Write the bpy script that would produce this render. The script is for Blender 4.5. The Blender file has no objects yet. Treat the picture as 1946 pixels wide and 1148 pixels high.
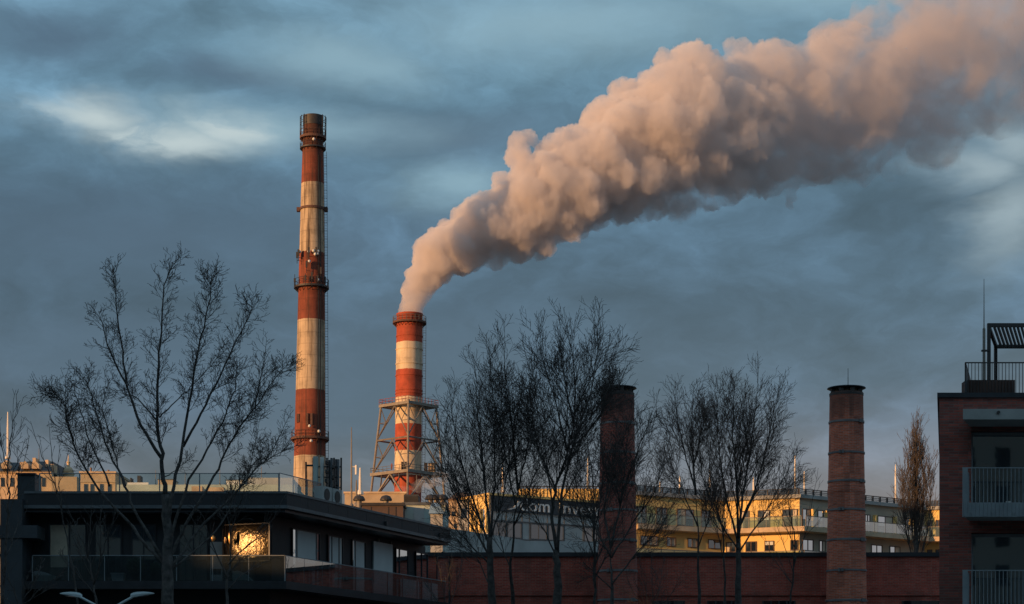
import bpy, math, random
from mathutils import Vector, Matrix, noise as mnoise

# ------------------------------------------------------------------ camera, sky, sun, exposure
sc = bpy.context.scene
C = sc.collection
F, CX, HY, EYE = 3600.0, 973.0, 1360.0, 3.0      # focal length in photo pixels, centre column, horizon row, eye height
def P(px, py, Y): return Vector(((px - CX) / F * Y, Y, EYE + (HY - py) / F * Y))
def PX(px, Y): return (px - CX) / F * Y
def PZ(py, Y): return EYE + (HY - py) / F * Y

cd = bpy.data.cameras.new('camera'); cam = bpy.data.objects.new('camera', cd); C.objects.link(cam)
cam.location = (0, 0, EYE); cam.rotation_euler = (math.radians(90), 0, 0)
cd.sensor_width = 36; cd.lens = 36 * F / 1946; cd.shift_y = (HY - 574) / 1946
cd.clip_start = .5; cd.clip_end = 20000
sc.camera = cam

SUN_AZ, SUN_EL = 55.0, 6.0      # degrees to the left of straight behind the camera, degrees up
sa, se = math.radians(SUN_AZ), math.radians(SUN_EL)
SUN = Vector((-math.sin(sa) * math.cos(se), -math.cos(sa) * math.cos(se), math.sin(se)))
ld = bpy.data.lights.new('sun', 'SUN'); ld.energy = 4.9; ld.angle = math.radians(.5); ld.color = (1, .515, .205)
lo = bpy.data.objects.new('sun', ld); C.objects.link(lo); lo.rotation_euler = SUN.to_track_quat('Z', 'Y').to_euler(); lo.location = SUN * 300

sc.view_settings.view_transform = 'Standard'; sc.view_settings.look = 'None'
sc.view_settings.exposure = 0; sc.view_settings.gamma = 1
sc.render.engine = 'CYCLES'
cy = sc.cycles
cy.use_denoising = True
cy.max_bounces = 12; cy.diffuse_bounces = 3; cy.glossy_bounces = 4; cy.transparent_max_bounces = 24
cy.volume_bounces = 6; cy.sample_clamp_indirect = 6
cy.volume_step_rate = 1; cy.volume_max_steps = 512

class NT:
    """small node-tree writer"""
    def __init__(s, nt): s.t = nt; s.n = nt.nodes; s.l = nt.links; s.n.clear()
    def put(s, typ, ins=None, **kw):
        n = s.n.new(typ)
        for k, v in kw.items(): setattr(n, k, v)
        for k, v in (ins or {}).items():
            if isinstance(v, bpy.types.NodeSocket): s.l.new(v, n.inputs[k])
            else: n.inputs[k].default_value = v
        return n
    def m(s, op, a, b=0.0, c=0.0, clamp=False):
        return s.put('ShaderNodeMath', {0: a, 1: b, 2: c}, operation=op, use_clamp=clamp).outputs[0]
    def mix(s, f, a, b, mode='MIX'):
        n = s.put('ShaderNodeMix', {0: f}, data_type='RGBA', blend_type=mode)
        for i, v in ((6, a), (7, b)):
            if isinstance(v, bpy.types.NodeSocket): s.l.new(v, n.inputs[i])
            else: n.inputs[i].default_value = (*v, 1) if len(v) == 3 else v
        return n.outputs[2]
    def ramp(s, f, stops, interp='LINEAR'):
        n = s.put('ShaderNodeValToRGB', {0: f}); r = n.color_ramp; r.interpolation = interp
        while len(r.elements) < len(stops): r.elements.new(.5)
        for e, (p, c) in zip(r.elements, stops):
            e.position = p; e.color = (*c, 1) if not isinstance(c, (int, float)) else (c, c, c, 1)
        return n.outputs[0]
    def noise(s, vec, scale, detail=4, rough=.55, dist=0.0, out=0):
        return s.put('ShaderNodeTexNoise', {'Vector': vec, 'Scale': scale, 'Detail': detail, 'Roughness': rough, 'Distortion': dist}).outputs[out]
    def xyz(s, x=0.0, y=0.0, z=0.0): return s.put('ShaderNodeCombineXYZ', {0: x, 1: y, 2: z}).outputs[0]
    def sep(s, v): return s.put('ShaderNodeSeparateXYZ', {0: v}).outputs

w = bpy.data.worlds.new('World'); sc.world = w; w.use_nodes = True
n = NT(w.node_tree)
sky = n.put('ShaderNodeTexSky', sky_type='NISHITA', sun_disc=False, sun_elevation=se, sun_rotation=math.radians(180 + SUN_AZ), air_density=1.2, dust_density=1.5)
tc = n.put('ShaderNodeTexCoord').outputs['Generated']
sx, sy, sz = n.sep(tc)
az = n.m('ARCTAN2', sx, sy); el = n.m('ARCSINE', sz)
cv = n.xyz(az, n.m('MULTIPLY', el, 2.6), 0)
wv = n.put('ShaderNodeVectorMath', {0: n.noise(cv, 7, 5, .6, out=1), 1: (.5, .5, .5)}, operation='SUBTRACT').outputs[0]
wx, wy, _ = n.sep(wv)
azw = n.m('ADD', az, n.m('MULTIPLY', wx, .10)); elw = n.m('ADD', el, n.m('MULTIPLY', wy, .035))
base = n.ramp(n.m('MULTIPLY', elw, 2.0), [
    (0, (.20, .17, .19)), (.19, (.150, .142, .178)), (.245, (.100, .122, .162)), (.31, (.057, .090, .138)), (.42, (.047, .088, .138)),
    (.52, (.054, .106, .164)), (.58, (.074, .146, .214)), (.66, (.100, .200, .284)), (.78, (.120, .222, .304)), (1, (.14, .235, .31))])
fb = n.noise(n.xyz(n.m('MULTIPLY', azw, 1.0), n.m('MULTIPLY', elw, 1.7), .37), 10, 9, .55, .15)
base = n.mix(1, base, n.ramp(fb, [(.30, .62), (.44, .86), (.55, 1.10), (.70, 1.7)]), 'MULTIPLY')
fb2 = n.noise(n.xyz(azw, n.m('MULTIPLY', elw, 1.7), 4.1), 24, 9, .62, .1)
base = n.mix(.8, base, n.ramp(fb2, [(.34, .80), (.5, 1.0), (.68, 1.32)]), 'MULTIPLY')
def blob(px, py, rx, ry, warp=1.0):
    dx = n.m('MULTIPLY', n.m('SUBTRACT', azw, (px - CX) / F), F / rx)
    dy = n.m('MULTIPLY', n.m('SUBTRACT', elw, (HY - py - 38) / F), F / ry)
    q = n.m('ADD', n.m('MULTIPLY', dx, dx), n.m('MULTIPLY', dy, dy))
    return n.m('POWER', 2.718, n.m('MULTIPLY', q, -1.0))
def tint(col, color, amt, blobs):
    f = None
    for b in blobs: f = blob(*b) if f is None else n.m('MAXIMUM', f, blob(*b))
    return n.mix(n.m('MULTIPLY', f, amt, clamp=True), col, color)
base = tint(base, (.050, .088, .138), .85, [(250, 440, 430, 95), (800, 250, 230, 45), (90, 110, 170, 60), (800, 700, 500, 130), (300, 640, 300, 80), (450, 160, 160, 30)])
base = tint(base, (.20, .32, .39), .85, [(1080, 70, 330, 60), (650, 120, 170, 45), (1500, 10, 260, 60), (870, 340, 100, 45), (500, 250, 260, 36)])
base = tint(base, (.25, .32, .36), .85, [(1910, 420, 70, 80), (1830, 330, 90, 36), (1900, 290, 80, 40)])
fine = n.ramp(n.noise(n.xyz(azw, n.m('MULTIPLY', elw, 1.8), 1.7), 24, 6, .6, .3), [(.27, 0), (.52, 1)])
gaps = None
for b in ((170, 238, 105, 24), (270, 262, 110, 20), (360, 272, 130, 22), (450, 256, 70, 28)): gaps = blob(*b) if gaps is None else n.m('MAXIMUM', gaps, blob(*b))
base = n.mix(n.m('MULTIPLY', n.m('MULTIPLY', gaps, fine), .95, clamp=True), base, (.40, .47, .48))
warm = n.m('MULTIPLY', n.m('SUBTRACT', 1.0, n.m('MULTIPLY', n.m('ABSOLUTE', n.m('SUBTRACT', el, .10)), 14.0), clamp=True), n.m('ADD', .25, n.m('MULTIPLY', az, 2.2), clamp=True), clamp=True)
base = n.mix(n.m('MULTIPLY', warm, .7), base, (.20, .165, .185))
bg0 = n.put('ShaderNodeBackground', {'Color': sky.outputs[0], 'Strength': .022})
bg1 = n.put('ShaderNodeBackground', {'Color': base, 'Strength': 1.22})
add = n.put('ShaderNodeAddShader', {0: bg0.outputs[0], 1: bg1.outputs[0]})
n.put('ShaderNodeOutputWorld', {0: add.outputs[0]})

# ------------------------------------------------------------------ materials
def principled(name, col, rough=.7, var=.25, scale=1.0, bump=.0, metal=0.0, spec=.5, col2=None, detail=6):
    m = bpy.data.materials.new(name); m.use_nodes = True; n = NT(m.node_tree)
    co = n.put('ShaderNodeTexCoord').outputs['Object']
    nz = n.noise(co, scale, detail, .6)
    lo_ = tuple(c * (1 - var) for c in col); hi = tuple(min(1, c * (1 + var)) for c in col)
    if col2: lo_ = col2
    cc = n.ramp(nz, [(.32, lo_), (.68, hi)])
    b = n.put('ShaderNodeBsdfPrincipled', {'Base Color': cc, 'Roughness': n.m('ADD', rough - .08, n.m('MULTIPLY', nz, .16), clamp=True), 'Metallic': metal, 'Specular IOR Level': spec})
    if bump:
        n.l.new(n.put('ShaderNodeBump', {'Height': n.noise(co, scale * 6, 5, .6), 'Strength': bump, 'Distance': .05}).outputs[0], b.inputs['Normal'])
    n.put('ShaderNodeOutputMaterial', {0: b.outputs[0]})
    return m

def brick(name, c1, c2, mortar, radius=None, bw=.27, rh=.078, ms=.011, soot=True):
    m = bpy.data.materials.new(name); m.use_nodes = True; n = NT(m.node_tree)
    co = n.put('ShaderNodeTexCoord').outputs['Object']; x, y, z = n.sep(co)
    u = n.m('MULTIPLY', n.m('ARCTAN2', x, y), radius) if radius else n.m('ADD', x, n.m('MULTIPLY', y, .77))
    v = n.xyz(u, z, 0)
    br = n.put('ShaderNodeTexBrick', {'Vector': v, 'Color1': (*c1, 1), 'Color2': (*c2, 1), 'Mortar': (*mortar, 1), 'Scale': 1.0, 'Mortar Size': ms, 'Mortar Smooth': .2, 'Bias': -.1, 'Brick Width': bw, 'Row Height': rh})
    # brick to brick and course to course differences
    cell = n.put('ShaderNodeTexWhiteNoise', {'Vector': n.xyz(n.m('FLOOR', n.m('DIVIDE', u, bw)), n.m('FLOOR', n.m('DIVIDE', z, rh)), 0)}, noise_dimensions='3D').outputs[0]
    col = n.mix(1, br.outputs[0], n.ramp(cell, [(0, .82), (.5, 1.0), (1, 1.15)]), 'MULTIPLY')
    dirt = n.ramp(n.noise(n.xyz(u, n.m('MULTIPLY', z, .45), 3.0), .55, 7, .65), [(.3, .70), (.6, 1.12)])
    col = n.mix(.85, col, dirt, 'MULTIPLY')
    lime = n.noise(n.xyz(n.m('MULTIPLY', u, 1.6), n.m('MULTIPLY', z, .12), 7.0), 1.6, 5, .65)
    col = n.mix(n.m('MULTIPLY', n.ramp(lime, [(.58, 0), (.74, 1)]), .28), col, (.34, .27, .23))
    patch = n.noise(n.xyz(n.m('FLOOR', n.m('MULTIPLY', u, 1.2)), n.m('FLOOR', n.m('MULTIPLY', z, 1.1)), 2.0), 3.1, 0)
    col = n.mix(n.m('MULTIPLY', n.ramp(patch, [(.60, 0), (.64, 1)]), .35), col, (.10, .045, .035))
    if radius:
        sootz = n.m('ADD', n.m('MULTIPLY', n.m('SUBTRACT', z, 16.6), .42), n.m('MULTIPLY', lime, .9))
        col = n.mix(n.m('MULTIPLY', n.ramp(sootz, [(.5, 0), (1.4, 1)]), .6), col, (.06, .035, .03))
    b = n.put('ShaderNodeBsdfPrincipled', {'Base Color': col, 'Roughness': .88})
    n.l.new(n.put('ShaderNodeBump', {'Height': br.outputs[1], 'Strength': .6, 'Distance': .01}, invert=True).outputs[0], b.inputs['Normal'])
    n.put('ShaderNodeOutputMaterial', {0: b.outputs[0]})
    return m

def glass(name, tint_=(.8, .9, .88), clear=.75, rough=.0, fres=.95):
    """thin sheet: looks through it, mirrors the sky more at a slant"""
    m = bpy.data.materials.new(name); m.use_nodes = True; n = NT(m.node_tree)
    tr = n.put('ShaderNodeBsdfTransparent', {0: (*tint_, 1)}); gl = n.put('ShaderNodeBsdfGlossy', {0: (.9, .95, .95, 1), 'Roughness': rough})
    df = n.put('ShaderNodeBsdfDiffuse', {0: (.35, .42, .42, 1)})
    fr = n.put('ShaderNodeFresnel', {0: 1.55}).outputs[0]
    a = n.put('ShaderNodeMixShader', {0: clear, 1: df.outputs[0], 2: tr.outputs[0]})
    o = n.put('ShaderNodeMixShader', {0: n.m('MULTIPLY', fr, fres, clamp=True), 1: a.outputs[0], 2: gl.outputs[0]})
    n.put('ShaderNodeOutputMaterial', {0: o.outputs[0]})
    return m

def pane_mat(name, base, refl, rough=.03, wave=.0, wscale=3.0, facecol=(.85, .95, 1), fres=1.5):
    """window glass over a dark room; coated glass mirrors part of what is opposite"""
    m = bpy.data.materials.new(name); m.use_nodes = True; n = NT(m.node_tree)
    co = n.put('ShaderNodeTexCoord').outputs['Object']
    nz = n.noise(co, .9, 3, .5)
    df = n.put('ShaderNodeBsdfDiffuse', {0: n.ramp(nz, [(.3, tuple(c * .5 for c in base)), (.7, base)])})
    gl = n.put('ShaderNodeBsdfGlossy', {0: (*facecol, 1), 'Roughness': rough})
    if wave:
        n.l.new(n.put('ShaderNodeBump', {'Height': n.noise(co, wscale, 3, .6), 'Strength': wave, 'Distance': .02}).outputs[0], gl.inputs['Normal'])
    fr = n.put('ShaderNodeFresnel', {0: 1.5}).outputs[0]
    o = n.put('ShaderNodeMixShader', {0: n.m('ADD', n.m('MULTIPLY', fr, fres), refl, clamp=True), 1: df.outputs[0], 2: gl.outputs[0]})
    n.put('ShaderNodeOutputMaterial', {0: o.outputs[0]})
    return m

def stack_mat(name, bands, red, cream, stain, z0, radius, weather=.6):
    """painted chimney: bands = z of each change from the top down, starting with red"""
    m = bpy.data.materials.new(name); m.use_nodes = True; n = NT(m.node_tree)
    co = n.put('ShaderNodeTexCoord').outputs['Object']; x, y, z = n.sep(co)
    ang = n.m('ARCTAN2', x, y)
    zj = n.m('ADD', z, n.m('MULTIPLY', n.m('SUBTRACT', n.noise(co, 1.2, 3), .5), .35))
    f = None
    for b in bands:                                # parity of how many changes lie above this height
        s_ = n.m('LESS_THAN', zj, b)
        f = s_ if f is None else n.m('ADD', f, s_)
    par = n.m('MODULO', f, 2.0)
    nz = n.noise(co, .35, 7, .65)
    r = n.ramp(nz, [(.3, tuple(c * .62 for c in red)), (.52, red), (.72, tuple(c * 1.25 for c in red))])
    c = n.ramp(nz, [(.3, tuple(k * .66 for k in cream)), (.5, cream), (.72, tuple(min(.85, k * 1.1) for k in cream))])
    col = n.mix(par, r, c)
    # streaks that run down, lift joints every 2.5 m
    st = n.noise(n.xyz(n.m('MULTIPLY', ang, radius * 1.0), n.m('MULTIPLY', z, .05), 2.0), 1.1, 6, .7)
    col = n.mix(n.m('MULTIPLY', n.ramp(st, [(.47, 0), (.70, 1)]), weather), col, stain)
    jt = n.ramp(n.m('FRACT', n.m('DIVIDE', z, 2.5)), [(0, 1), (.05, 0), (.95, 0), (1, 1)])
    col = n.mix(n.m('MULTIPLY', jt, .3 * weather), col, stain)
    top = n.ramp(n.m('ADD', n.m('DIVIDE', n.m('SUBTRACT', z, z0), 12.0), n.m('MULTIPLY', nz, .6)), [(.55, 0), (1.1, 1)])
    col = n.mix(n.m('MULTIPLY', top, .75 * weather), col, stain)
    b = n.put('ShaderNodeBsdfPrincipled', {'Base Color': col, 'Roughness': .85, 'Specular IOR Level': .25})
    n.l.new(n.put('ShaderNodeBump', {'Height': n.noise(co, 2.5, 5), 'Strength': .25, 'Distance': .1}).outputs[0], b.inputs['Normal'])
    n.put('ShaderNodeOutputMaterial', {0: b.outputs[0]})
    return m

M = dict(
    black=principled('black_render', (.017, .019, .024), .6, .3, .8, .15),
    blackmetal=principled('black_sheet_metal', (.024, .027, .033), .45, .3, 1.5, .05, .2),
    lipgrey=principled('grey_edge_metal', (.095, .108, .12), .5, .25, 2),
    slate=principled('slate_cladding', (.036, .044, .053), .6, .25, .7, .1),
    slatelight=principled('grey_iron', (.15, .15, .155), .6, .3, 2),
    brown=principled('brown_cladding', (.085, .055, .045), .7, .25, 1.2),
    steel=principled('galvanised_steel', (.21, .19, .165), .55, .25, 1.0, 0, .2),
    darksteel=principled('dark_steel', (.045, .042, .042), .6, .3, 2, 0, .2),
    rust=principled('rusty_steel', (.11, .055, .04), .8, .4, 2),
    redrail=principled('red_painted_rail', (.30, .07, .04), .6, .2, 2),
    conc=principled('concrete', (.33, .34, .33), .85, .22, .8, .2),
    greymetal=principled('grey_balcony_metal', (.21, .24, .26), .5, .2, 1.3),
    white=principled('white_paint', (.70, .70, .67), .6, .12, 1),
    whitepole=principled('white_pole', (.75, .70, .62), .5, .1, 1),
    tan=principled('tan_plaster', (.46, .36, .24), .9, .2, .5, .2),
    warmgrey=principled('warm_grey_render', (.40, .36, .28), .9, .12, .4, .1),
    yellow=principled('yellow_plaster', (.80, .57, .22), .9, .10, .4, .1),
    sand=principled('sandstone', (.55, .42, .28), .9, .3, .6, .3),
    grey=principled('grey_panel', (.40, .41, .40), .7, .18, .5, .1),
    palegreen=principled('pale_green_panel', (.42, .50, .47), .7, .2, .5),
    blue=principled('blue_tarp', (.20, .33, .48), .5, .2, 1),
    gravel=principled('roof_felt', (.10, .10, .105), .95, .3, 1.5, .3),
    signbg=principled('sign_panel_dark', (.035, .042, .05), .5, .2, 1),
    letter=principled('sign_letter_paint', (.62, .66, .66), .6, .1, 2),
    bark=principled('bark', (.075, .068, .064), .95, .4, 6, .6, col2=(.03, .027, .026)),
    barkpale=principled('pale_poplar_bark', (.105, .098, .094), .95, .35, 5, .7, col2=(.03, .028, .027)),
    twig=principled('twig_bark', (.045, .036, .034), .9, .35, 3),
    twiggrey=principled('grey_brown_twigs', (.05, .041, .037), .9, .35, 3),
    twigwarm=principled('reddish_twigs', (.085, .055, .047), .9, .35, 3),
    bud=principled('poplar_twigs_pale', (.17, .125, .09), .9, .3, 2),
    lampgrey=principled('lamp_paint', (.42, .50, .52), .4, .1, 2),
    wood=principled('planter_wood', (.085, .045, .035), .8, .3, 3),
    leaf=principled('evergreen_leaf', (.05, .075, .04), .7, .4, 4),
    curtain_or_sheen=principled('beige_curtain_or_sheen', (.55, .47, .36), .9, .2, 1.5),
    blind_or_sheen=principled('white_blind_or_sheen', (.62, .66, .66), .8, .06, 1),
    brass=principled('brass', (.75, .48, .20), .35, .1, 2, 0, .7),
    copper=principled('dome_copper', (.55, .42, .26), .6, .25, 1),
    ground=principled('asphalt_and_grass', (.055, .055, .052), .95, .3, .15, .3),
    rooftile=principled('roof_tiles', (.24, .15, .10), .9, .3, .8, .3),
    brickhall=brick('hall_brick', (.46, .075, .046), (.34, .052, .036), (.30, .18, .14)),
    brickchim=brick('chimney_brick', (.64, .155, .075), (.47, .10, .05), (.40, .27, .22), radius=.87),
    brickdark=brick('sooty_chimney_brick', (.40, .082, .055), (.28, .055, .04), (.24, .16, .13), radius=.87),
    brickflat=brick('flats_brick', (.36, .085, .062), (.17, .062, .054), (.17, .12, .105), bw=.29, rh=.083),
    railglass=glass('rail_glass', (.90, .95, .95), .94, fres=.45),
    teal=glass('teal_rail_glass', (.78, .88, .87), .86, fres=.6),
    smokeglass=glass('smoked_rail_glass', (.58, .62, .64), .96, fres=.5),
    pane=pane_mat('dark_window_glass', (.012, .014, .017), .10),
    paneblue=pane_mat('blue_window_glass', (.022, .036, .046), .16, .02, .03, .8),
    panesky=pane_mat('sky_mirroring_glass', (.10, .12, .125), .52, .02, .05),
    panesun=pane_mat('wavy_sash_glass', (.015, .014, .013), .00005, .034, .026, 6.0, (1, .85, .6), fres=0.0),
)

def facade_mat(name, wall, win):
    """plaster front with rows of dark window openings"""
    m = bpy.data.materials.new(name); m.use_nodes = True; n = NT(m.node_tree)
    co = n.put('ShaderNodeTexCoord').outputs['Object']; x, y, z = n.sep(co)
    u = n.m('FRACT', n.m('DIVIDE', n.m('ADD', x, n.m('MULTIPLY', y, .9)), 2.9)); v = n.m('FRACT', n.m('DIVIDE', z, 3.3))
    f = n.m('MULTIPLY', n.m('LESS_THAN', n.m('ABSOLUTE', n.m('SUBTRACT', u, .5)), .2), n.m('LESS_THAN', n.m('ABSOLUTE', n.m('SUBTRACT', v, .5)), .27))
    b = n.put('ShaderNodeBsdfPrincipled', {'Base Color': n.mix(f, n.mix(n.noise(co, .4, 5), tuple(c * .8 for c in wall), wall), win), 'Roughness': .8})
    n.put('ShaderNodeOutputMaterial', {0: b.outputs[0]}); return m
M['tenement'] = facade_mat('blocker_front', (.42, .38, .32), (.03, .035, .04))  # front of the unseen added blocks, met only in reflections

# ------------------------------------------------------------------ mesh writer and scene helpers
class MB:
    def __init__(s): s.v = []; s.f = []
    def box(s, a, b):
        (x0, y0, z0), (x1, y1, z1) = a, b
        s.hexa([(x0, y0, z0), (x1, y0, z0), (x1, y1, z0), (x0, y1, z0)], [(x0, y0, z1), (x1, y0, z1), (x1, y1, z1), (x0, y1, z1)]); return s
    def hexa(s, lo_, hi):
        s.loft([lo_, hi]); return s
    def loft(s, rings, cap=True):
        i = len(s.v); k = len(rings[0])
        for r in rings: s.v.extend(tuple(p) for p in r)
        for a in range(len(rings) - 1):
            for j in range(k):
                q = (j + 1) % k
                s.f.append((i + a * k + j, i + a * k + q, i + (a + 1) * k + q, i + (a + 1) * k + j))
        if cap:
            s.f.append(tuple(i + j for j in reversed(range(k)))); s.f.append(tuple(i + (len(rings) - 1) * k + j for j in range(k)))
        return s
    def prism(s, poly, z0, z1): return s.loft([[(x, y, z0) for x, y in poly], [(x, y, z1) for x, y in poly]])
    def lathe(s, c, prof, seg=32, lean=(0, 0), cap=True):
        """prof: (radius, z); lean: sideways shift per metre of height above c"""
        rings = []
        for r, z in prof:
            ox, oy = c[0] + lean[0] * (z - c[2]), c[1] + lean[1] * (z - c[2])
            rings.append([(ox + r * math.cos(2 * math.pi * k / seg), oy + r * math.sin(2 * math.pi * k / seg), z) for k in range(seg)])
        return s.loft(rings, cap)
    def tube(s, pts, rads, seg=6):
        pts = [Vector(p) for p in pts]
        if isinstance(rads, (int, float)): rads = [rads] * len(pts)
        ref = Vector((0.31, .95, .05)); rings = []
        for k, p in enumerate(pts):
            d = (pts[min(k + 1, len(pts) - 1)] - pts[max(k - 1, 0)])
            if d.length < 1e-9: d = Vector((0, 0, 1))
            d.normalize(); u = d.cross(ref)
            if u.length < .05: u = d.cross(Vector((1, 0, 0)))
            u.normalize(); v = d.cross(u); r = rads[k]
            rings.append([p + (u * math.cos(2 * math.pi * j / seg) + v * math.sin(2 * math.pi * j / seg)) * r for j in range(seg)])
        return s.loft(rings)
    def fslab(s, fc, u0, u1, z0, z1, d, th, tilt):
        """a facade sheet that leans back by tilt per metre of height"""
        zm = (z0 + z1) / 2; k = lambda z: d - (z - zm) * tilt
        return s.loft([[fc.at(u0, k(z) - th, z), fc.at(u1, k(z) - th, z), fc.at(u1, k(z), z), fc.at(u0, k(z), z)] for z in (z0, z1)])
    def fbox(s, fc, u0, u1, z0, z1, d0, d1):
        """box on a facade: u along it, d outward"""
        lo_ = [fc.at(u0, d0, z0), fc.at(u1, d0, z0), fc.at(u1, d1, z0), fc.at(u0, d1, z0)]
        s.hexa(lo_, [(x, y, z1) for x, y, z in lo_]); return s
    def build(s, name, mat, parent=None, smooth=False):
        o_ = Vector((0, 0, 0)); q = parent
        while q is not None: o_ += q.location; q = q.parent
        me = bpy.data.meshes.new(name)
        me.from_pydata([(x - o_.x, y - o_.y, z - o_.z) for x, y, z in s.v], [], s.f)
        me.materials.append(mat)
        if smooth: me.polygons.foreach_set('use_smooth', [True] * len(me.polygons))
        me.update()
        o = bpy.data.objects.new(name, me); C.objects.link(o)
        if parent is not None: o.parent = parent
        return o

class Facade:
    def __init__(s, x, y, ang):
        """ang: degrees the outward normal turns to the right of facing the camera"""
        a = math.radians(ang); s.x, s.y = x, y; s.d = (math.cos(a), math.sin(a)); s.n = (math.sin(a), -math.cos(a))
    def at(s, u, d, z): return (s.x + s.d[0] * u + s.n[0] * d, s.y + s.d[1] * u + s.n[1] * d, z)
    def u(s, px, d=0.0):
        k = (px - CX) / F; x, y = s.x + s.n[0] * d, s.y + s.n[1] * d
        return (k * y - x) / (s.d[0] - k * s.d[1])
    def Y(s, u, d=0.0): return s.y + s.d[1] * u + s.n[1] * d
    def z(s, px, py, d=0.0): return PZ(py, s.Y(s.u(px, d), d))
    def xy(s, u, d=0.0): return s.at(u, d, 0)[:2]

def tag(o, label, cat, group=None, kind=None):
    if label: o['label'] = label
    if cat: o['category'] = cat
    if group: o['group'] = group
    if kind: o['kind'] = kind
    return o
def thing(name, loc, label, cat, group=None):
    o = bpy.data.objects.new(name, None); C.objects.link(o); o.location = loc; o.empty_display_size = .3
    return tag(o, label, cat, group)
def copy_tree(o, parent=None):
    c = o.copy(); C.objects.link(c)
    if parent is not None: c.parent = parent
    for ch in o.children: copy_tree(ch, c)
    return c

# ------------------------------------------------------------------ ground
mb = MB(); mb.box((-6000, -6000, -1), (6000, 9000, 0)); tag(mb.build('ground', M['ground']), None, None, kind='structure')

# ------------------------------------------------------------------ unseen blocks added behind the camera to shade the near scene and darken reflections
ca, sn = math.cos(sa), math.sin(sa)
def SW(s_, w_): return (sn * s_ * 1.0 + ca * w_, ca * s_ - sn * w_)          # s: away from the sun, w: across
GAPW, GAPR = -67.45, 1.25            # gap shaped to let the low sun reach one window
def block(w0, w1, z0, z1, label, s0=-40, s1=-26):
    r = thing('light_blocker', (*SW((s0 + s1) / 2, (w0 + w1) / 2), 0), label, 'building')
    q = MB(); q.prism([SW(s0, w0), SW(s0, w1), SW(s1, w1), SW(s1, w0)][::-1], z0, z1); q.build('wall', M['tenement'], r)
    return r
b1 = block(-98, GAPW - GAPR, 0, 30, 'unseen added block that shades the foreground, west of the sun gap')
r_ = thing('light_blocker', (75, -55, 0), 'wide unseen added block that darkens the reflections in the brick flats', 'building')
q = MB(); q.box((12, -75, 0), (140, -45, 36)); q.build('wall', M['tenement'], r_)  # added to darken what the flats windows mirror
b2 = block(GAPW + GAPR, 150, 0, 34, 'long unseen added block that shades the foreground, east of the sun gap')
q = MB(); q.prism([SW(-40, GAPW - GAPR + .003), SW(-40, GAPW + GAPR - .003), SW(-26, GAPW + GAPR - .003), SW(-26, GAPW - GAPR + .003)][::-1], 18.3, 29); q.build('gap_top_fill', M['tenement'], b1)  # added fill that trims the sunbeam from above
q = MB(); q.prism([SW(-38, GAPW - GAPR + .003), SW(-38, GAPW + GAPR - .003), SW(-28, GAPW + GAPR - .003), SW(-28, GAPW - GAPR + .003)][::-1], 0, 15.4); q.build('gap_base_fill', M['tenement'], b1)  # added fill that trims the sunbeam from below

# ------------------------------------------------------------------ tall chimney
YT = 420.0; pm = YT / F
cb = Vector((PX(583.5, YT), YT, 0)); zt = PZ(221, YT); xt = PX(595.3, YT)
lean = ((xt - cb.x) / zt, 0)
def tz(py): return PZ(py, YT)
tall = thing('tall_chimney', cb, 'tall weathered red and cream banded chimney without smoke', 'chimney')
def trad(py):
    pts = [(221, 18.2), (350, 21.3), (482, 23.8), (610, 25.8), (743, 27.8), (868, 30.0), (940, 31.3), (1360, 38)]
    for (a, ra), (b, rb) in zip(pts, pts[1:]):
        if py <= b: return (ra + (rb - ra) * (py - a) / (b - a)) * pm
    return 38 * pm
prof = [(trad(1360) * 1.02, 0)] + [(trad(y), tz(y)) for y in range(1340, 230, -20)] + [(trad(236), tz(236)), (trad(221) * 1.0, tz(221.5)), (trad(221) * .97, tz(221)), (trad(221) * .8, tz(221)), (trad(221) * .8, tz(235))]
TM = stack_mat('tall_chimney_paint', [tz(y) - 0 for y in (350, 482, 610, 743, 868)], (.235, .068, .042), (.52, .41, .285), (.05, .034, .028), tz(340), 3, 1.0)
mb = MB(); mb.lathe(cb, prof, 48, lean); mb.build('stack', TM, tall, True)
mb = MB(); r0 = trad(225)
mb.lathe(cb, [(r0 * 1.0, tz(240)), (r0 * 1.06, tz(240)), (r0 * 1.06, tz(221.5)), (r0 * 1.0, tz(221))], 48, lean, False); mb.build('soot_rim', M['darksteel'], tall)
def tcx(py): return cb.x + lean[0] * tz(py)
def gallery(parent, cx, cyy, z, rin, rout, rail, mat, n_posts=20, deck=.35, name='gallery', brackets=True, railmat=None):
    q = MB()
    q.lathe((cx, cyy, z), [(rin, z), (rout, z), (rout, z + deck), (rin, z + deck)], 40, cap=False)
    if brackets:
        for k in range(n_posts):
            a = 2 * math.pi * k / n_posts; c_, s_ = math.cos(a), math.sin(a)
            q.tube([(cx + rin * .98 * c_, cyy + rin * .98 * s_, z - (rout - rin) * .9), (cx + rout * .97 * c_, cyy + rout * .97 * s_, z)], .07, 4)
    g = q.build(name, mat, parent)
    q = MB()
    for k in range(n_posts):
        a = 2 * math.pi * (k + .5) / n_posts; c_, s_ = math.cos(a), math.sin(a)
        q.tube([(cx + rout * .98 * c_, cyy + rout * .98 * s_, z + deck), (cx + rout * .98 * c_, cyy + rout * .98 * s_, z + deck + rail)], .05, 4)
    for h in (.5, 1):
        ring = [(cx + rout * .98 * math.cos(2 * math.pi * k / 40), cyy + rout * .98 * math.sin(2 * math.pi * k / 40), z + deck + rail * h) for k in range(41)]
        q.tube(ring, .05, 4)
    q.build('railing', railmat or mat, g)
    return g
gallery(tall, tcx(265), YT, tz(265), trad(265), trad(265) + 6 * pm, 1.2, M['rust'], 16, .55)
gallery(tall, tcx(283), YT, tz(284), trad(284), trad(284) + 5 * pm, 1.1, M['darksteel'], 16, .3)
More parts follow.
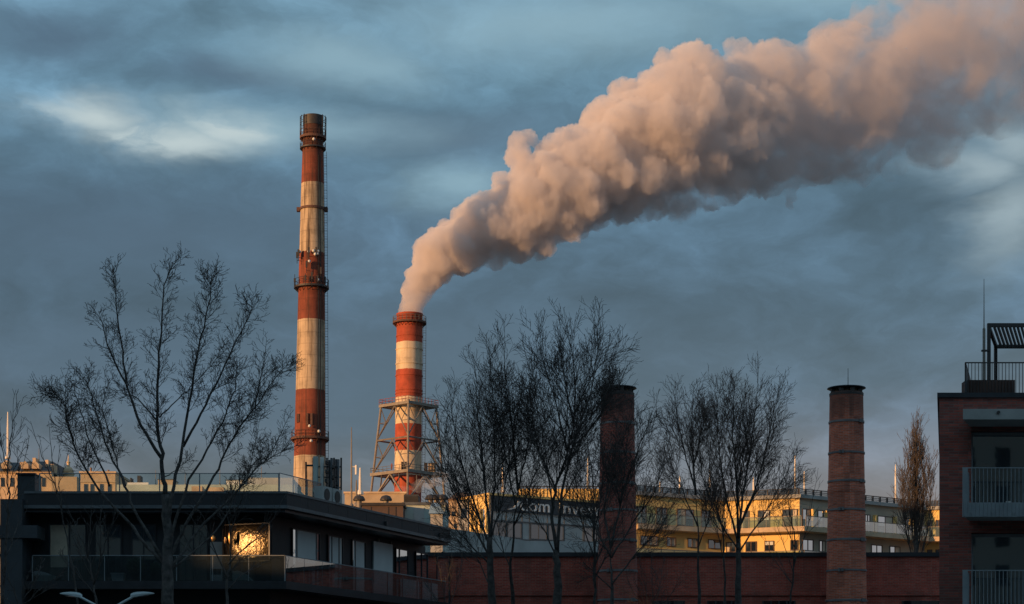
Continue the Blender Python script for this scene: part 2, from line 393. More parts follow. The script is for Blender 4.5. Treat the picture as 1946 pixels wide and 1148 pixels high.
gallery(tall, tcx(548), YT, tz(549), trad(549), trad(549) + 8.5 * pm, 1.5, M['darksteel'], 18, .4)
gallery(tall, tcx(835), YT, tz(837), trad(835), trad(835) + 7 * pm, 1.4, M['rust'], 18, .5)
# uprights of the crown cage
for sgn_ in (-1, 1):
  mb = MB()
  for k in range(16):
    a = 2 * math.pi * (k + .3) / 16; rr = trad(250) + 5.5 * pm; c_, s_ = math.cos(a), math.sin(a)
    if c_ * sgn_ > .55: mb.tube([(tcx(260) + rr * c_, YT + rr * s_, tz(262)), (tcx(225) + rr * c_, YT + rr * s_, tz(222))], .09, 4)
  for py in (224, 236, 248):
    for sgn in (sgn_,):
        rr = trad(250) + 5.5 * pm
        arc = [(tcx(py) + rr * math.cos(a), YT + rr * math.sin(a), tz(py)) for a in [(math.pi if sgn < 0 else 0) + (j - 4) * .24 for j in range(9)]]
        mb.tube(arc, .06, 4)
  mb.build('crown_cage', M['darksteel'], tall)
for py in (398,):
    mb = MB(); z = tz(py); rr = trad(py)
    mb.lathe((tcx(py), YT, z), [(rr, z - .25), (rr + .25, z - .25), (rr + .25, z + .25), (rr, z + .25)], 40, cap=False)
    for sgn in (-1, 1): mb.box((tcx(py) + sgn * (rr + .5) - .35, YT - .5, z - .5), (tcx(py) + sgn * (rr + .5) + .35, YT + .5, z + .4))
    mb.build('hoop', M['rust'], tall)
def ladder(parent, path, half, hoop, mat, step=.5):
    """caged ladder along a list of (x, y, z) from the bottom up"""
    q = MB(); pts = [Vector(p) for p in path]
    for s_ in (-half, half): q.tube([p + Vector((s_, 0, 0)) for p in pts], .05, 4)
    L = pts[-1].z - pts[0].z; k = 0
    for i in range(int(L / step)):
        f = i * step; j = 0
        while j < len(pts) - 2 and pts[j + 1].z - pts[0].z < f: j += 1
        a, b = pts[j], pts[j + 1]; p = a + (b - a) * ((f - (a.z - pts[0].z)) / (b.z - a.z))
        q.tube([p - Vector((half, 0, 0)), p + Vector((half, 0, 0))], .03, 3)
        if i % 3 == 0 and hoop:
            q.tube([p + Vector((half * math.cos(t), 0, 0)) * 1.1 + Vector((0, -hoop * math.sin(t), 0)) for t in [math.pi * j_ / 6 for j_ in range(7)]], .035, 3)
    return q.build('ladder', mat, parent)
def lad_pt(py, az_=.55): 
    rr = trad(py) + .55; return (tcx(py) + rr * math.cos(-az_), YT + rr * math.sin(-az_), tz(py))
ladder(tall, [lad_pt(y, .25) for y in (935, 868, 743, 610, 482, 350, 290)], .32, .7, M['darksteel'], .6)
mb = MB()
for a in (-.75, -.95): mb.tube([(tcx(y) + (trad(y) + .12) * math.cos(a), YT + (trad(y) + .12) * math.sin(a), tz(y)) for y in (935, 743, 610, 482, 300)], .09, 4)
mb.build('cable_run', M['darksteel'], tall)
# aerials and lights between the middle bands
rng = random.Random(5)
for (px, py, h) in ((567, 500, 22), (570, 495, 14), (590, 493, 16), (604, 492, 10), (586, 520, 22), (612, 530, 18), (562, 545, 26), (584, 545, 24), (596, 545, 34), (606, 545, 16), (619, 545, 14)):
    dx = (px - 590) * pm; rr = trad(py) + .9; yy = YT - math.sqrt(max(0, rr * rr - dx * dx)) if abs(dx) < rr else YT - .3
    mb = MB(); mb.tube([(PX(px, YT), yy, tz(py + 6)), (PX(px, YT), yy, tz(py + 6 - h))], .07, 4)
    mb.box((PX(px, YT) - .2, yy - .15, tz(py - h * .2)), (PX(px, YT) + .2, yy + .15, tz(py - h * .2) + rng.uniform(.8, 1.6)))
    mb.tube([(PX(px, YT), yy, tz(py)), (tcx(py), YT, tz(py))], .05, 4); mb.build('aerial', M['darksteel'], tall)
for (px, py) in ((572, 484), (590, 485), (599, 484), (607, 484), (602, 490), (606, 489), (591, 504), (607, 538), (599, 272), (609, 824), (592, 815), (595, 843)):
    dx = PX(px, YT) - tcx(py); rr = trad(py) + .7; yy = YT - math.sqrt(max(0, rr * rr - dx * dx))
    q = MB(); q.lathe((PX(px, YT), yy, tz(py)), [(.05, tz(py) - .3), (.3, tz(py) - .18), (.34, tz(py) + .05), (.2, tz(py) + .3), (.04, tz(py) + .36)], 10); q.build('beacon', M['white'], tall, True)
for (px, w_, y0, y1) in ((569, 5, 790, 806), (587, 4, 790, 812), (595, 4, 790, 812)):
    dx = PX(px, YT) - tcx(y0); rr = trad(y0) + .25; yy = YT - math.sqrt(rr * rr - dx * dx)
    mb = MB(); mb.box((PX(px - w_ / 2, YT), yy - .15, tz(y1)), (PX(px + w_ / 2, YT), yy + .6, tz(y0))); mb.build('hatch', M['rust'], tall)

# ------------------------------------------------------------------ short chimney in its lattice tower
YS = 450.0; pm2 = YS / F
def sz(py): return PZ(py, YS)
sb = Vector((PX(770, YS), YS, 0)); sl = ((PX(778.5, YS) - sb.x) / sz(598), 0)
def scx(py): return sb.x + sl[0] * sz(py)
short = thing('short_chimney', sb, 'short bright red and white chimney pouring out smoke', 'chimney')
SM = stack_mat('short_chimney_paint', [sz(y) for y in (652.5, 704.6, 756, 807.5, 858.5, 905)], (.42, .088, .05), (.68, .56, .40), (.16, .09, .06), sz(610), 3, .42)
def srad(py): return (24.6 + (py - 598) * .0035) * pm2
mb = MB(); mb.lathe(sb, [(srad(1360), 0)] + [(srad(y), sz(y)) for y in range(1340, 610, -20)] + [(srad(600) * 1.0, sz(600)), (srad(600) * 1.03, sz(599.8)), (srad(600) * 1.03, sz(597)), (srad(600) * .84, sz(597)), (srad(600) * .84, sz(612))], 48, sl)
mb.build('stack', SM, short, True)
gallery(short, scx(612), YS, sz(616), srad(612), srad(612) + 7.5 * pm2, 1.2, M['rust'], 24, .45, railmat=M['steel'])
for py in (640, 665, 693, 715, 743, 749):
    mb = MB(); z = sz(py); rr = srad(py); mb.lathe((scx(py), YS, z), [(rr - .05, z - .12), (rr + .12, z - .12), (rr + .12, z + .12), (rr - .05, z + .12)], 40, cap=False); mb.build('hoop', SM, short)
ladder(short, [(scx(y) + (srad(y) + .55), YS - 1.5, sz(y)) for y in (938, 850, 770, 620)], .35, .8, M['darksteel'], .6)
mb = MB(); dx = 765 - 772
mb.box((PX(764, YS), YS - srad(880) - .15, sz(896)), (PX(774.5, YS), YS - srad(880) + 1.2, sz(881))); mb.build('inlet_hatch', M['darksteel'], short)

tower = thing('lattice_tower', (sb.x, YS, 0), 'grey steel lattice tower with two railed decks round the short chimney', 'tower')
ha = lambda py: (52.0 + (py - 770) * (17.5 / 168)) * pm2     # half diagonal of the square plan
def corner(k, py, extra=0.0):
    a = math.radians((-90, 0, 90, 180)[k] + 3); r_ = ha(py) + extra
    return Vector((scx(py) + r_ * math.cos(a), YS + r_ * math.sin(a), sz(py)))
for k in range(4):
    mb = MB(); mb.tube([corner(k, 1360), corner(k, 940), corner(k, 768)], .29, 8); mb.build('leg', M['steel'], tower)
for k in range(4):
    j = (k + 1) % 4; mb = MB()
    for py in (838,): mb.tube([corner(k, py), corner(j, py)], .22, 5)
    for (ya, yb) in ((836, 775), (900, 840)):
        mid_top = (corner(k, yb) + corner(j, yb)) / 2
        mb.tube([corner(k, ya), corner(k, ya).lerp(mid_top, 1)], .16, 5); mb.tube([corner(j, ya), mid_top], .16, 5)
        for e in (k, j):
            h1 = corner(e, (ya + yb) / 2); h2 = corner(e, ya).lerp(mid_top, .5); mb.tube([h1, h2], .08, 4); mb.tube([h2, corner(e, yb)], .08, 4)
    mid = (corner(k, 905) + corner(j, 905)) / 2
    for e in (k, j): mb.tube([mid, corner(e, 960)], .24, 5)
    for e in (k, j): mb.tube([(mid + corner(e, 905)) / 2, (mid + corner(e, 960)) / 2], .12, 4)
    mb.tube([corner(k, 965), corner(j, 965)], .2, 5)
    for (ya, yb) in ((1150, 965), (1355, 1150)):
        mb.tube([corner(k, ya), (corner(k, yb) + corner(j, yb)) / 2], .22, 5); mb.tube([corner(j, ya), (corner(k, yb) + corner(j, yb)) / 2], .22, 5); mb.tube([corner(k, ya), corner(j, ya)], .2, 5)
    mb.build('bracing', M['steel'], tower)
def deck(py, th, ex, railmat):
    mb = MB()
    for k in range(4):
        j = (k + 1) % 4; a, b = corner(k, py, ex), corner(j, py, ex); a2, b2 = corner(k, py, ex - 2.4), corner(j, py, ex - 2.4)
        dz = Vector((0, 0, th)); mb.hexa([a - dz, b - dz, b2 - dz, a2 - dz], [a, b, b2, a2])
    d = mb.build('deck', M['steel'], tower); q = MB()
    for k in range(4):
        j = (k + 1) % 4; a, b = corner(k, py, ex - .1), corner(j, py, ex - .1)
        for h in (.6, 1.2): q.tube([a + Vector((0, 0, h)), b + Vector((0, 0, h))], .055, 4)
        for t in range(9): p = a.lerp(b, t / 9); q.tube([p, p + Vector((0, 0, 1.2))], .05, 4)
    q.build('railing', railmat, d)
deck(770, .65, .6, M['redrail']); deck(900, .7, .8, M['steel'])
mb = MB(); x0, x1 = PX(807, YS), PX(839, YS); yc = YS - 2
mb.box((x0, yc, sz(905)), (x1, yc + 3.5, sz(902))); mb.build('outrigger', M['steel'], tower)
mb = MB()
for i in range(7): xx = x0 + (x1 - x0) * i / 6; mb.tube([(xx, yc + .1, sz(903)), (xx, yc + .1, sz(882))], .07, 4)
for py in (882, 889, 896): mb.tube([(x0, yc + .1, sz(py)), (x1, yc + .1, sz(py))], .07, 4)
mb.box((x0, yc + .5, sz(902)), (PX(812, YS), yc + 2.5, sz(882))); mb.build('equipment_cage', M['darksteel'], tower)
mb = MB(); mb.box((PX(814, YS), yc + .4, sz(901)), (PX(827, YS), yc + 2.8, sz(882))); mb.build('equipment_box', M['tan'], tower)
mb = MB(); mb.tube([(PX(747, YS), YS - 5, sz(898)), (PX(747, YS), YS - 5, sz(886))], .12, 5); mb.box((PX(745.5, YS), YS - 5.2, sz(893)), (PX(748.5, YS), YS - 4.8, sz(888))); mb.build('hydrant_post', M['redrail'], tower)

# ------------------------------------------------------------------ window maker shared by the facades
def window(parent, fc, u0, u1, z0, z1, pane, frame, d=.02, fw=.06, mull=(), name='window', blind_or_sheen=None, rail=None):
    q = MB(); D = d + .05
    q.fbox(fc, u0, u1, z1 - fw, z1, d, D); q.fbox(fc, u0, u1, z0, z0 + fw, d, D)
    q.fbox(fc, u0, u0 + fw, z0 + fw, z1 - fw, d, D); q.fbox(fc, u1 - fw, u1, z0 + fw, z1 - fw, d, D)
    for t in mull: q.fbox(fc, u0 + (u1 - u0) * t - fw / 2, u0 + (u1 - u0) * t + fw / 2, z0 + fw, z1 - fw, d, D - .005)
    o = q.build(name, frame, parent)
    g = MB(); g.fbox(fc, u0 + fw, u1 - fw, z0 + fw, z1 - fw, d - .015, d + .012); g.build('pane', pane, o)
    if blind_or_sheen:
        mat, b0, b1, bz = blind_or_sheen
        b = MB(); b.fbox(fc, u0 + (u1 - u0) * b0, u0 + (u1 - u0) * b1, z0 + (z1 - z0) * bz, z1 - fw, d + .013, d + .02); b.build('curtain_or_sheen' if mat is M['curtain_or_sheen'] else 'blind_or_sheen', mat, o)
    return o

# ------------------------------------------------------------------ black apartment house with the glass railings
YB = 75.0
BF = Facade(PX(545, YB), YB, 0)              # front, u runs right; the corner is u = 0
ANG = 90 - math.degrees(math.atan2(.374, .927)); ANG = math.degrees(math.atan2(.927, .374))
BS = Facade(PX(545, YB), YB, ANG)            # side, runs back to the right
zr, zs = PZ(935, YB), PZ(973, YB)            # roof top, soffit
zf, zb = PZ(1104, YB), PZ(1119, YB)          # balcony floor, underside of its slab
uL, uR = -PX(545, YB) + PX(46, YB), 16.0
house = thing('black_apartment_house', (PX(545, YB), YB, 0), 'black flat roofed apartment house with a glass railed balcony wrapping its corner', 'building')
def wedge(d0u, z0, z1, ul=uL, ur=uR, back=14.0):
    """slab whose two faces follow the facades, set in by d0u"""
    fa = BF.at(ul, -d0u, 0)[:2]; n1, n2 = BF, BS
    # corner of the inset lines
    y0 = BF.y + d0u; bx, by = BS.at(0, -d0u, 0)[:2]; t = (y0 - by) / BS.d[1]; cx_ = bx + BS.d[0] * t
    e = BS.at(ur, -d0u, 0)[:2]; back_ = (e[0] - back * .5, e[1] + .2); bl = (fa[0], e[1] + .2)
    q = MB(); q.prism([fa, (cx_, y0), e, back_, bl], z0, z1); return q
wedge(0, zs + .12, zr).build('roof', M['black'], house)
wedge(.12, zs, zs + .12).build('soffit', M['blackmetal'], house)
q = MB(); q.fbox(BF, uL, .03, zs + .14, zs + .27, 0, .035); q.fbox(BS, .0, uR, zs + .14, zs + .27, 0, .035); q.fbox(BF, uL, .02, zr - .06, zr + .03, -.25, .03); q.fbox(BS, .0, uR, zr - .06, zr + .03, -.25, .03); q.build('edge_trim', M['lipgrey'], house)
for i in range(1, 7): q = MB(); q.fbox(BF, uL * i / 7 - .012, uL * i / 7 + .012, zs + .3, zr - .07, 0, .006); q.build('fascia_joint', M['darksteel'], house)
for i in range(1, 9): q = MB(); q.fbox(BS, uR * i / 9 - .012, uR * i / 9 + .012, zs + .3, zr - .07, 0, .006); q.build('fascia_joint', M['darksteel'], house)
wedge(.04, zb, zf).build('balcony_slab', M['blackmetal'], house)
wedge(1.25, zf, zs, uR - 16 + uL, uR - .1).build('wall', M['black'], house)
wedge(1.25, 0, zb, uL, uR - .1).build('lower_wall', M['black'], house)
wedge(.04, zb - 3.3, zb - 2.95).build('balcony_slab', M['blackmetal'], house)
# side block at the left end, the seen strip of golden wall lies beyond it
q = MB(); q.box((PX(4, YB), YB - .3, 0), (PX(46, YB), YB + 9, PZ(950, YB))); q.build('stair_block', M['slate'], house)
q = MB(); q.box((PX(3.6, YB), YB - .36, PZ(1024, YB)), (PX(75, YB), YB + .9, PZ(1000, YB))); q.build('ledge', M['slate'], house)
W1 = Facade(*BF.xy(0, -1.25), 0); 
bx, by = BS.at(0, -1.25, 0)[:2]; tI = (BF.y + 1.25 - by) / BS.d[1]
W2 = Facade(bx, by, ANG)                     # wall plane of the side
zh = 10.72
# side windows: mirror the evening sky; pale sheets on three of them paint it
for (a, b, z0, mull, pane) in ((553, 606, zf + .05, (.16, .86), 'panesky'), (621, 650, zf + .05, (.25, .72), 'panesky'), (667, 693, zf + .05, (.22,), 'panesky'), (750, 774, zf + .05, (.3,), 'panesky'), (788, 811, zf + .05, (.5,), 'panesky'), (828, 853, zf + .05, (), 'panesky')):
    window(house, W2, W2.u(a), W2.u(b), z0, zh, M[pane], M['blackmetal'], .03, .05, mull, blind_or_sheen=(M['blind_or_sheen'], .12, .9, {553: .42, 621: .42, 667: .0}[a]) if a < 700 else None)
u0, u1 = W2.u(707), W2.u(743)
q = MB(); q.fbox(W2, u0, u1, zf + .05, zh + .1, .03, .09); q.build('sliding_shutter', M['blind_or_sheen'], house)
for t in (.25, .9): q = MB(); q.fbox(W2, u0 + (u1 - u0) * t - .03, u0 + (u1 - u0) * t + .03, zh + .1, zh + .24, .03, .12); q.build('shutter_hanger', M['steel'], house)
for (a, b) in ((757, 790), (798, 826)):
    q = MB(); q.fbox(W2, W2.u(a), W2.u(b), zf + .05, zf + 1.0, .12, .16); q.build('privacy_panel', M['blind_or_sheen'], house)
# front windows, dark; the beige sheet in the first paints a reflected cloud
for (a, b, mull, cur) in ((93, 165, (.55,), (M['curtain_or_sheen'], .05, .5, .25)), (180, 232, (.5,), None), (250, 297, (.5,), None), (340, 396, (.5,), None)):
    window(house, W1, W1.u(a), W1.u(b), zf + .05, zh, M['paneblue'], M['blackmetal'], .03, .05, mull, blind_or_sheen=cur)
# window whose open sash throws the low sun back to the camera
window(house, W1, W1.u(425), W1.u(517), zf + .05, zh, M['pane'], M['blackmetal'], .03, .05, (.0,))
cxs, cys = BF.at(W1.u(472), -.62, 0)[:2]
SF = Facade(cxs, cys, -23.5)
q = MB(); q.fslab(SF, -1.05, 1.05, zf + .85, zh - .1, .01, .02, .0087); sash = q.build('open_sash', M['panesun'], house)
q = MB()
for (a, b, c, d) in ((-1.1, -1.05, zf + .8, zh - .05), (1.05, 1.1, zf + .8, zh - .05)): q.fbox(SF, a, b, c, d, -.03, .03)
q.fbox(SF, -1.05, 1.05, zf + .8, zf + .85, -.03, .03); q.fbox(SF, -1.05, 1.05, zh - .1, zh - .05, -.03, .03); q.build('sash_frame', M['blackmetal'], sash)
q = MB(); q.fbox(W1, W1.u(400), W1.u(423), zf + .05, PZ(1030, YB + 1.2), .03, .08); dr = q.build('balcony_door', M['grey'], house)
q = MB(); q.fbox(W1, W1.u(402), W1.u(421), PZ(1092, YB + 1.2), PZ(1081, YB + 1.2), .08, .095); q.build('door_panel', M['pane'], dr)
# glass railings of the balcony and of the roof terrace
def glass_rail(parent, fc, u0, u1, z0, h, d, mat, every, cap=True, n='glass_railing'):
    k = max(1, round(abs(u1 - u0) / every)); o = None; q = MB()
    for i in range(k):
        a, b = u0 + (u1 - u0) * i / k + .015, u0 + (u1 - u0) * (i + 1) / k - .015
        q.fbox(fc, a, b, z0, z0 + h, d - .012, d)
    o = q.build(n, mat, parent)
    q = MB()
    if cap: q.fbox(fc, u0, u1, z0 + h, z0 + h + .03, d - .025, d + .013)
    for i in range(k + 1): t = u0 + (u1 - u0) * i / k; q.fbox(fc, t - .02, t + .02, z0 - .02, z0 + h, d - .06, d - .013)
    q.build('rail_cap', M['greymetal'], o)
    return o
glass_rail(house, BF, uL + .3, -.1, zf, 1.0, -.10, M['smokeglass'], 1.5)
glass_rail(house, BS, .1, uR - .3, zf, 1.0, -.10, M['smokeglass'], 1.5)
TF = Facade(*BF.xy(0, -2.2), 0); bx, by = BS.at(0, -1.2, 0)[:2]; TS = Facade(bx, by, ANG)
glass_rail(house, TF, PX(75, 77.2) - TF.x, PX(531, 77.2) - TF.x, zr, 1.0, 0, M['railglass'], 1.6, n='terrace_railing')
ue = TS.u(531); glass_rail(house, TS, ue + .02, TS.u(611), zr, .98, 0, M['railglass'], 1.4, n='terrace_railing')
# lower floor windows, hardly lit
for (a, b) in ((40, 110), (180, 290), (370, 470)): window(house, W1, W1.u(a), W1.u(b), zb - 2.9, zb - .5, M['pane'], M['blackmetal'], .03, .05, (.5,))
for (a, b) in ((600, 640), (715, 750)): window(house, W2, W2.u(a), W2.u(b), zb - 2.9, zb - .35, M['panesky'] if a > 700 else M['pane'], M['blackmetal'], .03, .05, (.5,))
for (px, fc_) in ((733, W2), (835, W2)): 
    q = MB(); q.fbox(BS, BS.u(px) - .09, BS.u(px) + .09, zr - .5, zr - .32, .0, .09); q.build('wall_lamp', M['darksteel'], house)
# on the balcony
def put(name, mat, boxes, label, cat, base):
    q = MB()
    for a, b in boxes: q.box(a, b)
    o = q.build(name, mat, None); return tag(o, label, cat)
x0 = PX(215, YB + .5)
r = thing('planter_box', (x0, YB + .5, zf), 'pale square planter standing on the black balcony floor', 'planter')
q = MB(); q.loft([[(x0, YB + .3, zf), (x0 + .42, YB + .3, zf), (x0 + .42, YB + .7, zf), (x0, YB + .7, zf)], [(x0 - .04, YB + .26, zf + .3), (x0 + .46, YB + .26, zf + .3), (x0 + .46, YB + .74, zf + .3), (x0 - .04, YB + .74, zf + .3)]]); q.build('tub', M['blind_or_sheen'], r)
q = MB(); q.box((x0 - .06, YB + .24, zf + .3), (x0 + .48, YB + .76, zf + .34)); q.build('rim', M['white'], r)
x0 = PX(70, YB + .5)
r = thing('storage_crate', (x0, YB + .5, zf), 'pale low storage crate with a crumpled cover at the balcony left end', 'crate')
q = MB(); q.box((x0, YB + .3, zf), (x0 + .7, YB + .75, zf + .24)); q.build('body', M['palegreen'], r)
q = MB(); q.loft([[(x0 - .15, YB + .28, zf + .242), (x0 + .6, YB + .28, zf + .242), (x0 + .6, YB + .77, zf + .242), (x0 - .15, YB + .77, zf + .242)], [(x0 - .1, YB + .4, zf + .40), (x0 + .3, YB + .35, zf + .34), (x0 + .4, YB + .6, zf + .36), (x0, YB + .65, zf + .45)]]); q.build('cover', M['blind_or_sheen'], r)
x0 = PX(443, YB + .5)
r = thing('lounge_chair', (x0 + .4, YB + .5, zf), 'rounded pale lounge chair under the sun lit window', 'chair')
q = MB(); prf = [(x0 + .78 * t, zf + .06 + .36 * math.sin(min(1, (1 - t) * 1.35) * 1.57)) for t in [i / 8 for i in range(9)]]
q.loft([[(x, YB + .3, zf + .04), (x, YB + .75, zf + .04), (x, YB + .75, z), (x, YB + .3, z)] for x, z in prf]); q.build('seat', M['palegreen'], r)
q = MB(); q.box((x0 + .05, YB + .32, zf), (x0 + .7, YB + .73, zf + .038)); q.build('base', M['darksteel'], r)
# evergreen in a pot
def leafball(q, c, r, nleaf, rng, sx=1.0, sz_=1.0, size=.06):
    for _ in range(nleaf):
        d = Vector((rng.gauss(0, 1), rng.gauss(0, 1), rng.gauss(0, 1))).normalized() * r * rng.uniform(.5, 1.05) ** .6
        p = Vector(c) + Vector((d.x * sx, d.y * sx, d.z * sz_)); a = Vector((rng.gauss(0, 1), rng.gauss(0, 1), rng.gauss(0, 1))).normalized() * size; b = a.orthogonal().normalized() * size * .4
        i = len(q.v); q.v += [tuple(p - a), tuple(p + b), tuple(p + a), tuple(p - b)]; q.f.append((i, i + 1, i + 2, i + 3))
rng = random.Random(3)
def pot_shrub(px, h, label, r0=.35):
    x = PX(px, YB + .6); r = thing('potted_shrub', (x, YB + .6, zf), label, 'plant')
    q = MB(); q.lathe((x, YB + .6, zf), [(.15, zf), (.22, zf + .3), (.24, zf + .32)], 14); q.build('pot', M['darksteel'], r)
    q = MB(); leafball(q, (x, YB + .6, zf + .3 + h / 2), r0, 500, rng, 1, h / 2 / r0); q.build('foliage', M['leaf'], r)
pot_shrub(257, .7, 'wide dark evergreen in a pot beside the pale planter', .38); pot_shrub(295, .5, 'small evergreen in a pot near the tree trunk', .2)
# lanterns hung from the soffit
def lantern(px, py, rx, rz, label):
    x, z = PX(px, YB + .55), PZ(py, YB + .55); r = thing('hanging_lantern', (x, YB + .55, z), label, 'lantern', 'brass lanterns hung over the balcony')
    q = MB(); q.lathe((x, YB + .55, z), [(.02, z - rz), (rx * .6, z - rz * .75), (rx, z - .1 * rz), (rx * .85, z + rz * .45), (rx * .35, z + rz * .85), (.03, z + rz)], 20); q.build('globe', M['brass'], r, True)
    q = MB(); q.tube([(x, YB + .55, z + rz), (x, YB + .55, zs + .01)], .008, 4); q.build('cord', M['darksteel'], r)
lantern(405, 1023, .10, .13, 'round brass lantern alone above the pale balcony door'); lantern(428, 1027, .055, .13, 'small brass lantern in the middle of the hanging three'); lantern(437, 1021, .075, .27, 'long brass drop lantern beside the sun lit window')

# things on its roof
x = PX(40, 78)
r = thing('roof_vent_shaft', (PX(56, 78), 78, zr - 1), 'dark square vent shaft at the left end of the black roof', 'vent')
q = MB(); q.box((PX(39, 78), 77.5, zr - .9), (PX(72, 78), 78.6, PZ(905, 78))); q.build('shaft', M['slate'], r)
q = MB(); q.box((PX(37.5, 78), 77.4, PZ(905, 78)), (PX(73.5, 78), 78.7, PZ(902.5, 78))); q.build('cap', M['blackmetal'], r)
x0, x1 = PX(165, 79.5), PX(216, 79.5)
r = thing('roof_hatch', ((x0 + x1) / 2, 79.5, zr), 'low black roof hatch box behind the terrace railing', 'hatch')
q = MB(); q.box((x0, 79, zr), (x1, 80, zr + .3)); q.build('curb', M['blackmetal'], r)
q = MB(); q.box((x0 - .03, 78.95, zr + .3), (x1 + .03, 80.05, zr + .37)); q.build('lid', M['black'], r)
def ac_unit(u, label):
    r = thing('air_conditioner', BS.at(u + .35, -.75, zr), label, 'air conditioner', 'air conditioners on the black roof')
    q = MB(); q.fbox(BS, u, u + .8, zr + .08, zr + .75, -1.0, -.6); q.build('casing', M['grey'], r)
    q = MB(); fx, fy = BS.at(u + .36, -.585, 0)[:2]
    ringp = [(BS.at(u + .36 + .25 * math.cos(t), -.585, zr + .42 + .25 * math.sin(t))) for t in [2 * math.pi * k / 20 for k in range(20)]]
    q.loft([ringp, [BS.at(u + .36 + .25 * math.cos(t), -.575, zr + .42 + .25 * math.sin(t)) for t in [2 * math.pi * k / 20 for k in range(20)]]]); q.build('fan_grille', M['darksteel'], r)
    q = MB()
    for t in (.1, .7): q.fbox(BS, u + t - .03, u + t + .03, zr, zr + .08, -1.0, -.6)
    q.build('foot', M['darksteel'], r)
ua = BS.u(613.5, -.6); ac_unit(ua, 'pale air conditioner next to the end of the roof glass'); ac_unit(ua + .95, 'pale air conditioner further along the black roof edge')
# mobile phone aerials
YA = 86.0
r = thing('phone_mast', (PX(620, YA), YA, zr), 'cluster of tall panel aerials on the black roof before the tall chimney', 'aerial mast')
for (px, w_, y0, y1, mat, dy) in ((600, 9, 868, 935, 'palegreen', 0), (611, 7, 868, 938, 'white', .3), (624, 4.5, 872, 940, 'slate', .5), (629.5, 5, 870, 940, 'lipgrey', .2), (637, 4.5, 870, 940, 'slate', .6), (643, 4, 873, 940, 'lipgrey', .1)):
    xa, xb = PX(px - w_ / 2, YA), PX(px + w_ / 2, YA); q = MB(); zz0, zz1 = PZ(y1, YA), PZ(y0, YA)
    q.loft([[(xa, YA - .1 + dy, z), (xa + .03, YA - .17 + dy, z), (xb - .03, YA - .17 + dy, z), (xb, YA - .1 + dy, z), (xb, YA + .05 + dy, z), (xa, YA + .05 + dy, z)] for z in (zz0, zz1)]); q.build('panel_aerial', M[mat], r)
q = MB()
for px in (580, 594, 620, 633.5, 647): q.tube([(PX(px, YA), YA + .35, zr - .1), (PX(px, YA), YA + .35, PZ(868 if px > 590 else 876, YA))], .045, 6)
q.tube([(PX(580, YA), YA + .35, PZ(883, YA)), (PX(600, YA), YA + .35, PZ(883, YA))], .05, 5)
for py in (885, 905, 925): q.tube([(PX(600, YA), YA + .4, PZ(py, YA)), (PX(647, YA), YA + .4, PZ(py, YA))], .035, 5)
q.build('pole', M['darksteel'], r)
for (px, py) in ((621, 880), (621, 897), (620, 914), (634, 888), (633, 908), (640, 920)): q = MB(); q.box((PX(px - 2, YA), YA - .25, PZ(py + 3, YA)), (PX(px + 2, YA), YA + .2, PZ(py - 3, YA))); q.build('radio_box', M['darksteel'], r)

# ------------------------------------------------------------------ slender poles
def pole(name, px, ytop, ybot, Y, r, mat, label, cat, base=None, group=None, extra=None):
    b = P(px, ybot, Y); q = MB(); zt_ = PZ(ytop, Y)
    o = thing(name, b, label, cat, group)
    q.tube([b, (b.x, Y, b.z + (zt_ - b.z) * .6), (b.x, Y, zt_)], [r, r * .9, r * .45], 8); q.build('mast', M[mat], o)
    q = MB(); q.lathe(b, [(r * 2.2, b.z), (r * 2.2, b.z + r * 1.2), (r * 1.1, b.z + r * 3)], 10); q.build('foot', M[mat], o)
    if extra: extra(o, b, zt_)
    return o
def whip(o, b, zt_):
    q = MB(); q.tube([(b.x + .35, b.y, b.z + (zt_ - b.z) * .40), (b.x + .35, b.y, b.z + (zt_ - b.z) * .52)], .10, 8); q.tube([(b.x, b.y, b.z + (zt_ - b.z) * .5), (b.x + .35, b.y, b.z + (zt_ - b.z) * .5)], .04, 4); q.build('aerial', M['white'], o)
pole('radio_mast', 668, 812, 962, 140, .07, 'steel', 'tallest thin radio mast right of the panel aerials', 'mast', extra=whip)
pole('lightning_rod', 645, 885, 940, 140, .10, 'whitepole', 'pale lightning rod just right of the panel aerials', 'rod')
pole('lightning_rod', 684.5, 889, 940, 150, .13, 'whitepole', 'thick pale lightning rod on the tan roof left of the lattice tower', 'rod')
pole('flue_pipe', 677.5, 912, 962, 135, .09, 'steel', 'plain grey flue pipe in front of the tan roof block', 'pipe')
pole('flagpole', 15, 783, 872, 235, .16, 'whitepole', 'leaning pale flagpole on the golden roof at the far left', 'flagpole')

# ------------------------------------------------------------------ roofs between the black house and the power station
def simple_block(name, label, px0, px1, ytop, Y, depth, mat, cat='building', trim='lipgrey', lit=None):
    r = thing(name, (PX((px0 + px1) / 2, Y), Y, 0), label, cat)
    q = MB(); q.box((PX(px0, Y), Y, 0), (PX(px1, Y), Y + depth, PZ(ytop, Y))); q.build('wall', M[mat], r)
    q = MB(); q.box((PX(px0, Y) - .1, Y - .1, PZ(ytop, Y)), (PX(px1, Y) + .1, Y + depth + .1, PZ(ytop, Y) + .18)); q.build('parapet', M[trim], r)
    return r
tb = simple_block('tan_roof_block', 'flat tan plaster building below the lattice tower', 655, 770, 938, 180, 12, 'tan', trim='sand')
q = MB()
for t in (.12, .5): q.box((PX(668 + 100 * t, 180), 179.93, PZ(990, 180)), (PX(674 + 100 * t, 180), 179.99, PZ(966, 180)))
q.build('window', M['pane'], tb)
bb = simple_block('brown_plant_room', 'dark brown rooftop plant room under the tan block', 688, 766, 961, 120, 6, 'brown', trim='darksteel')
q = MB()
for px in (705, 738, 752): q.box((PX(px, 120) - .02, 119.97, 8), (PX(px, 120) + .02, 119.995, PZ(963, 120)))
q.build('seam', M['darksteel'], bb)
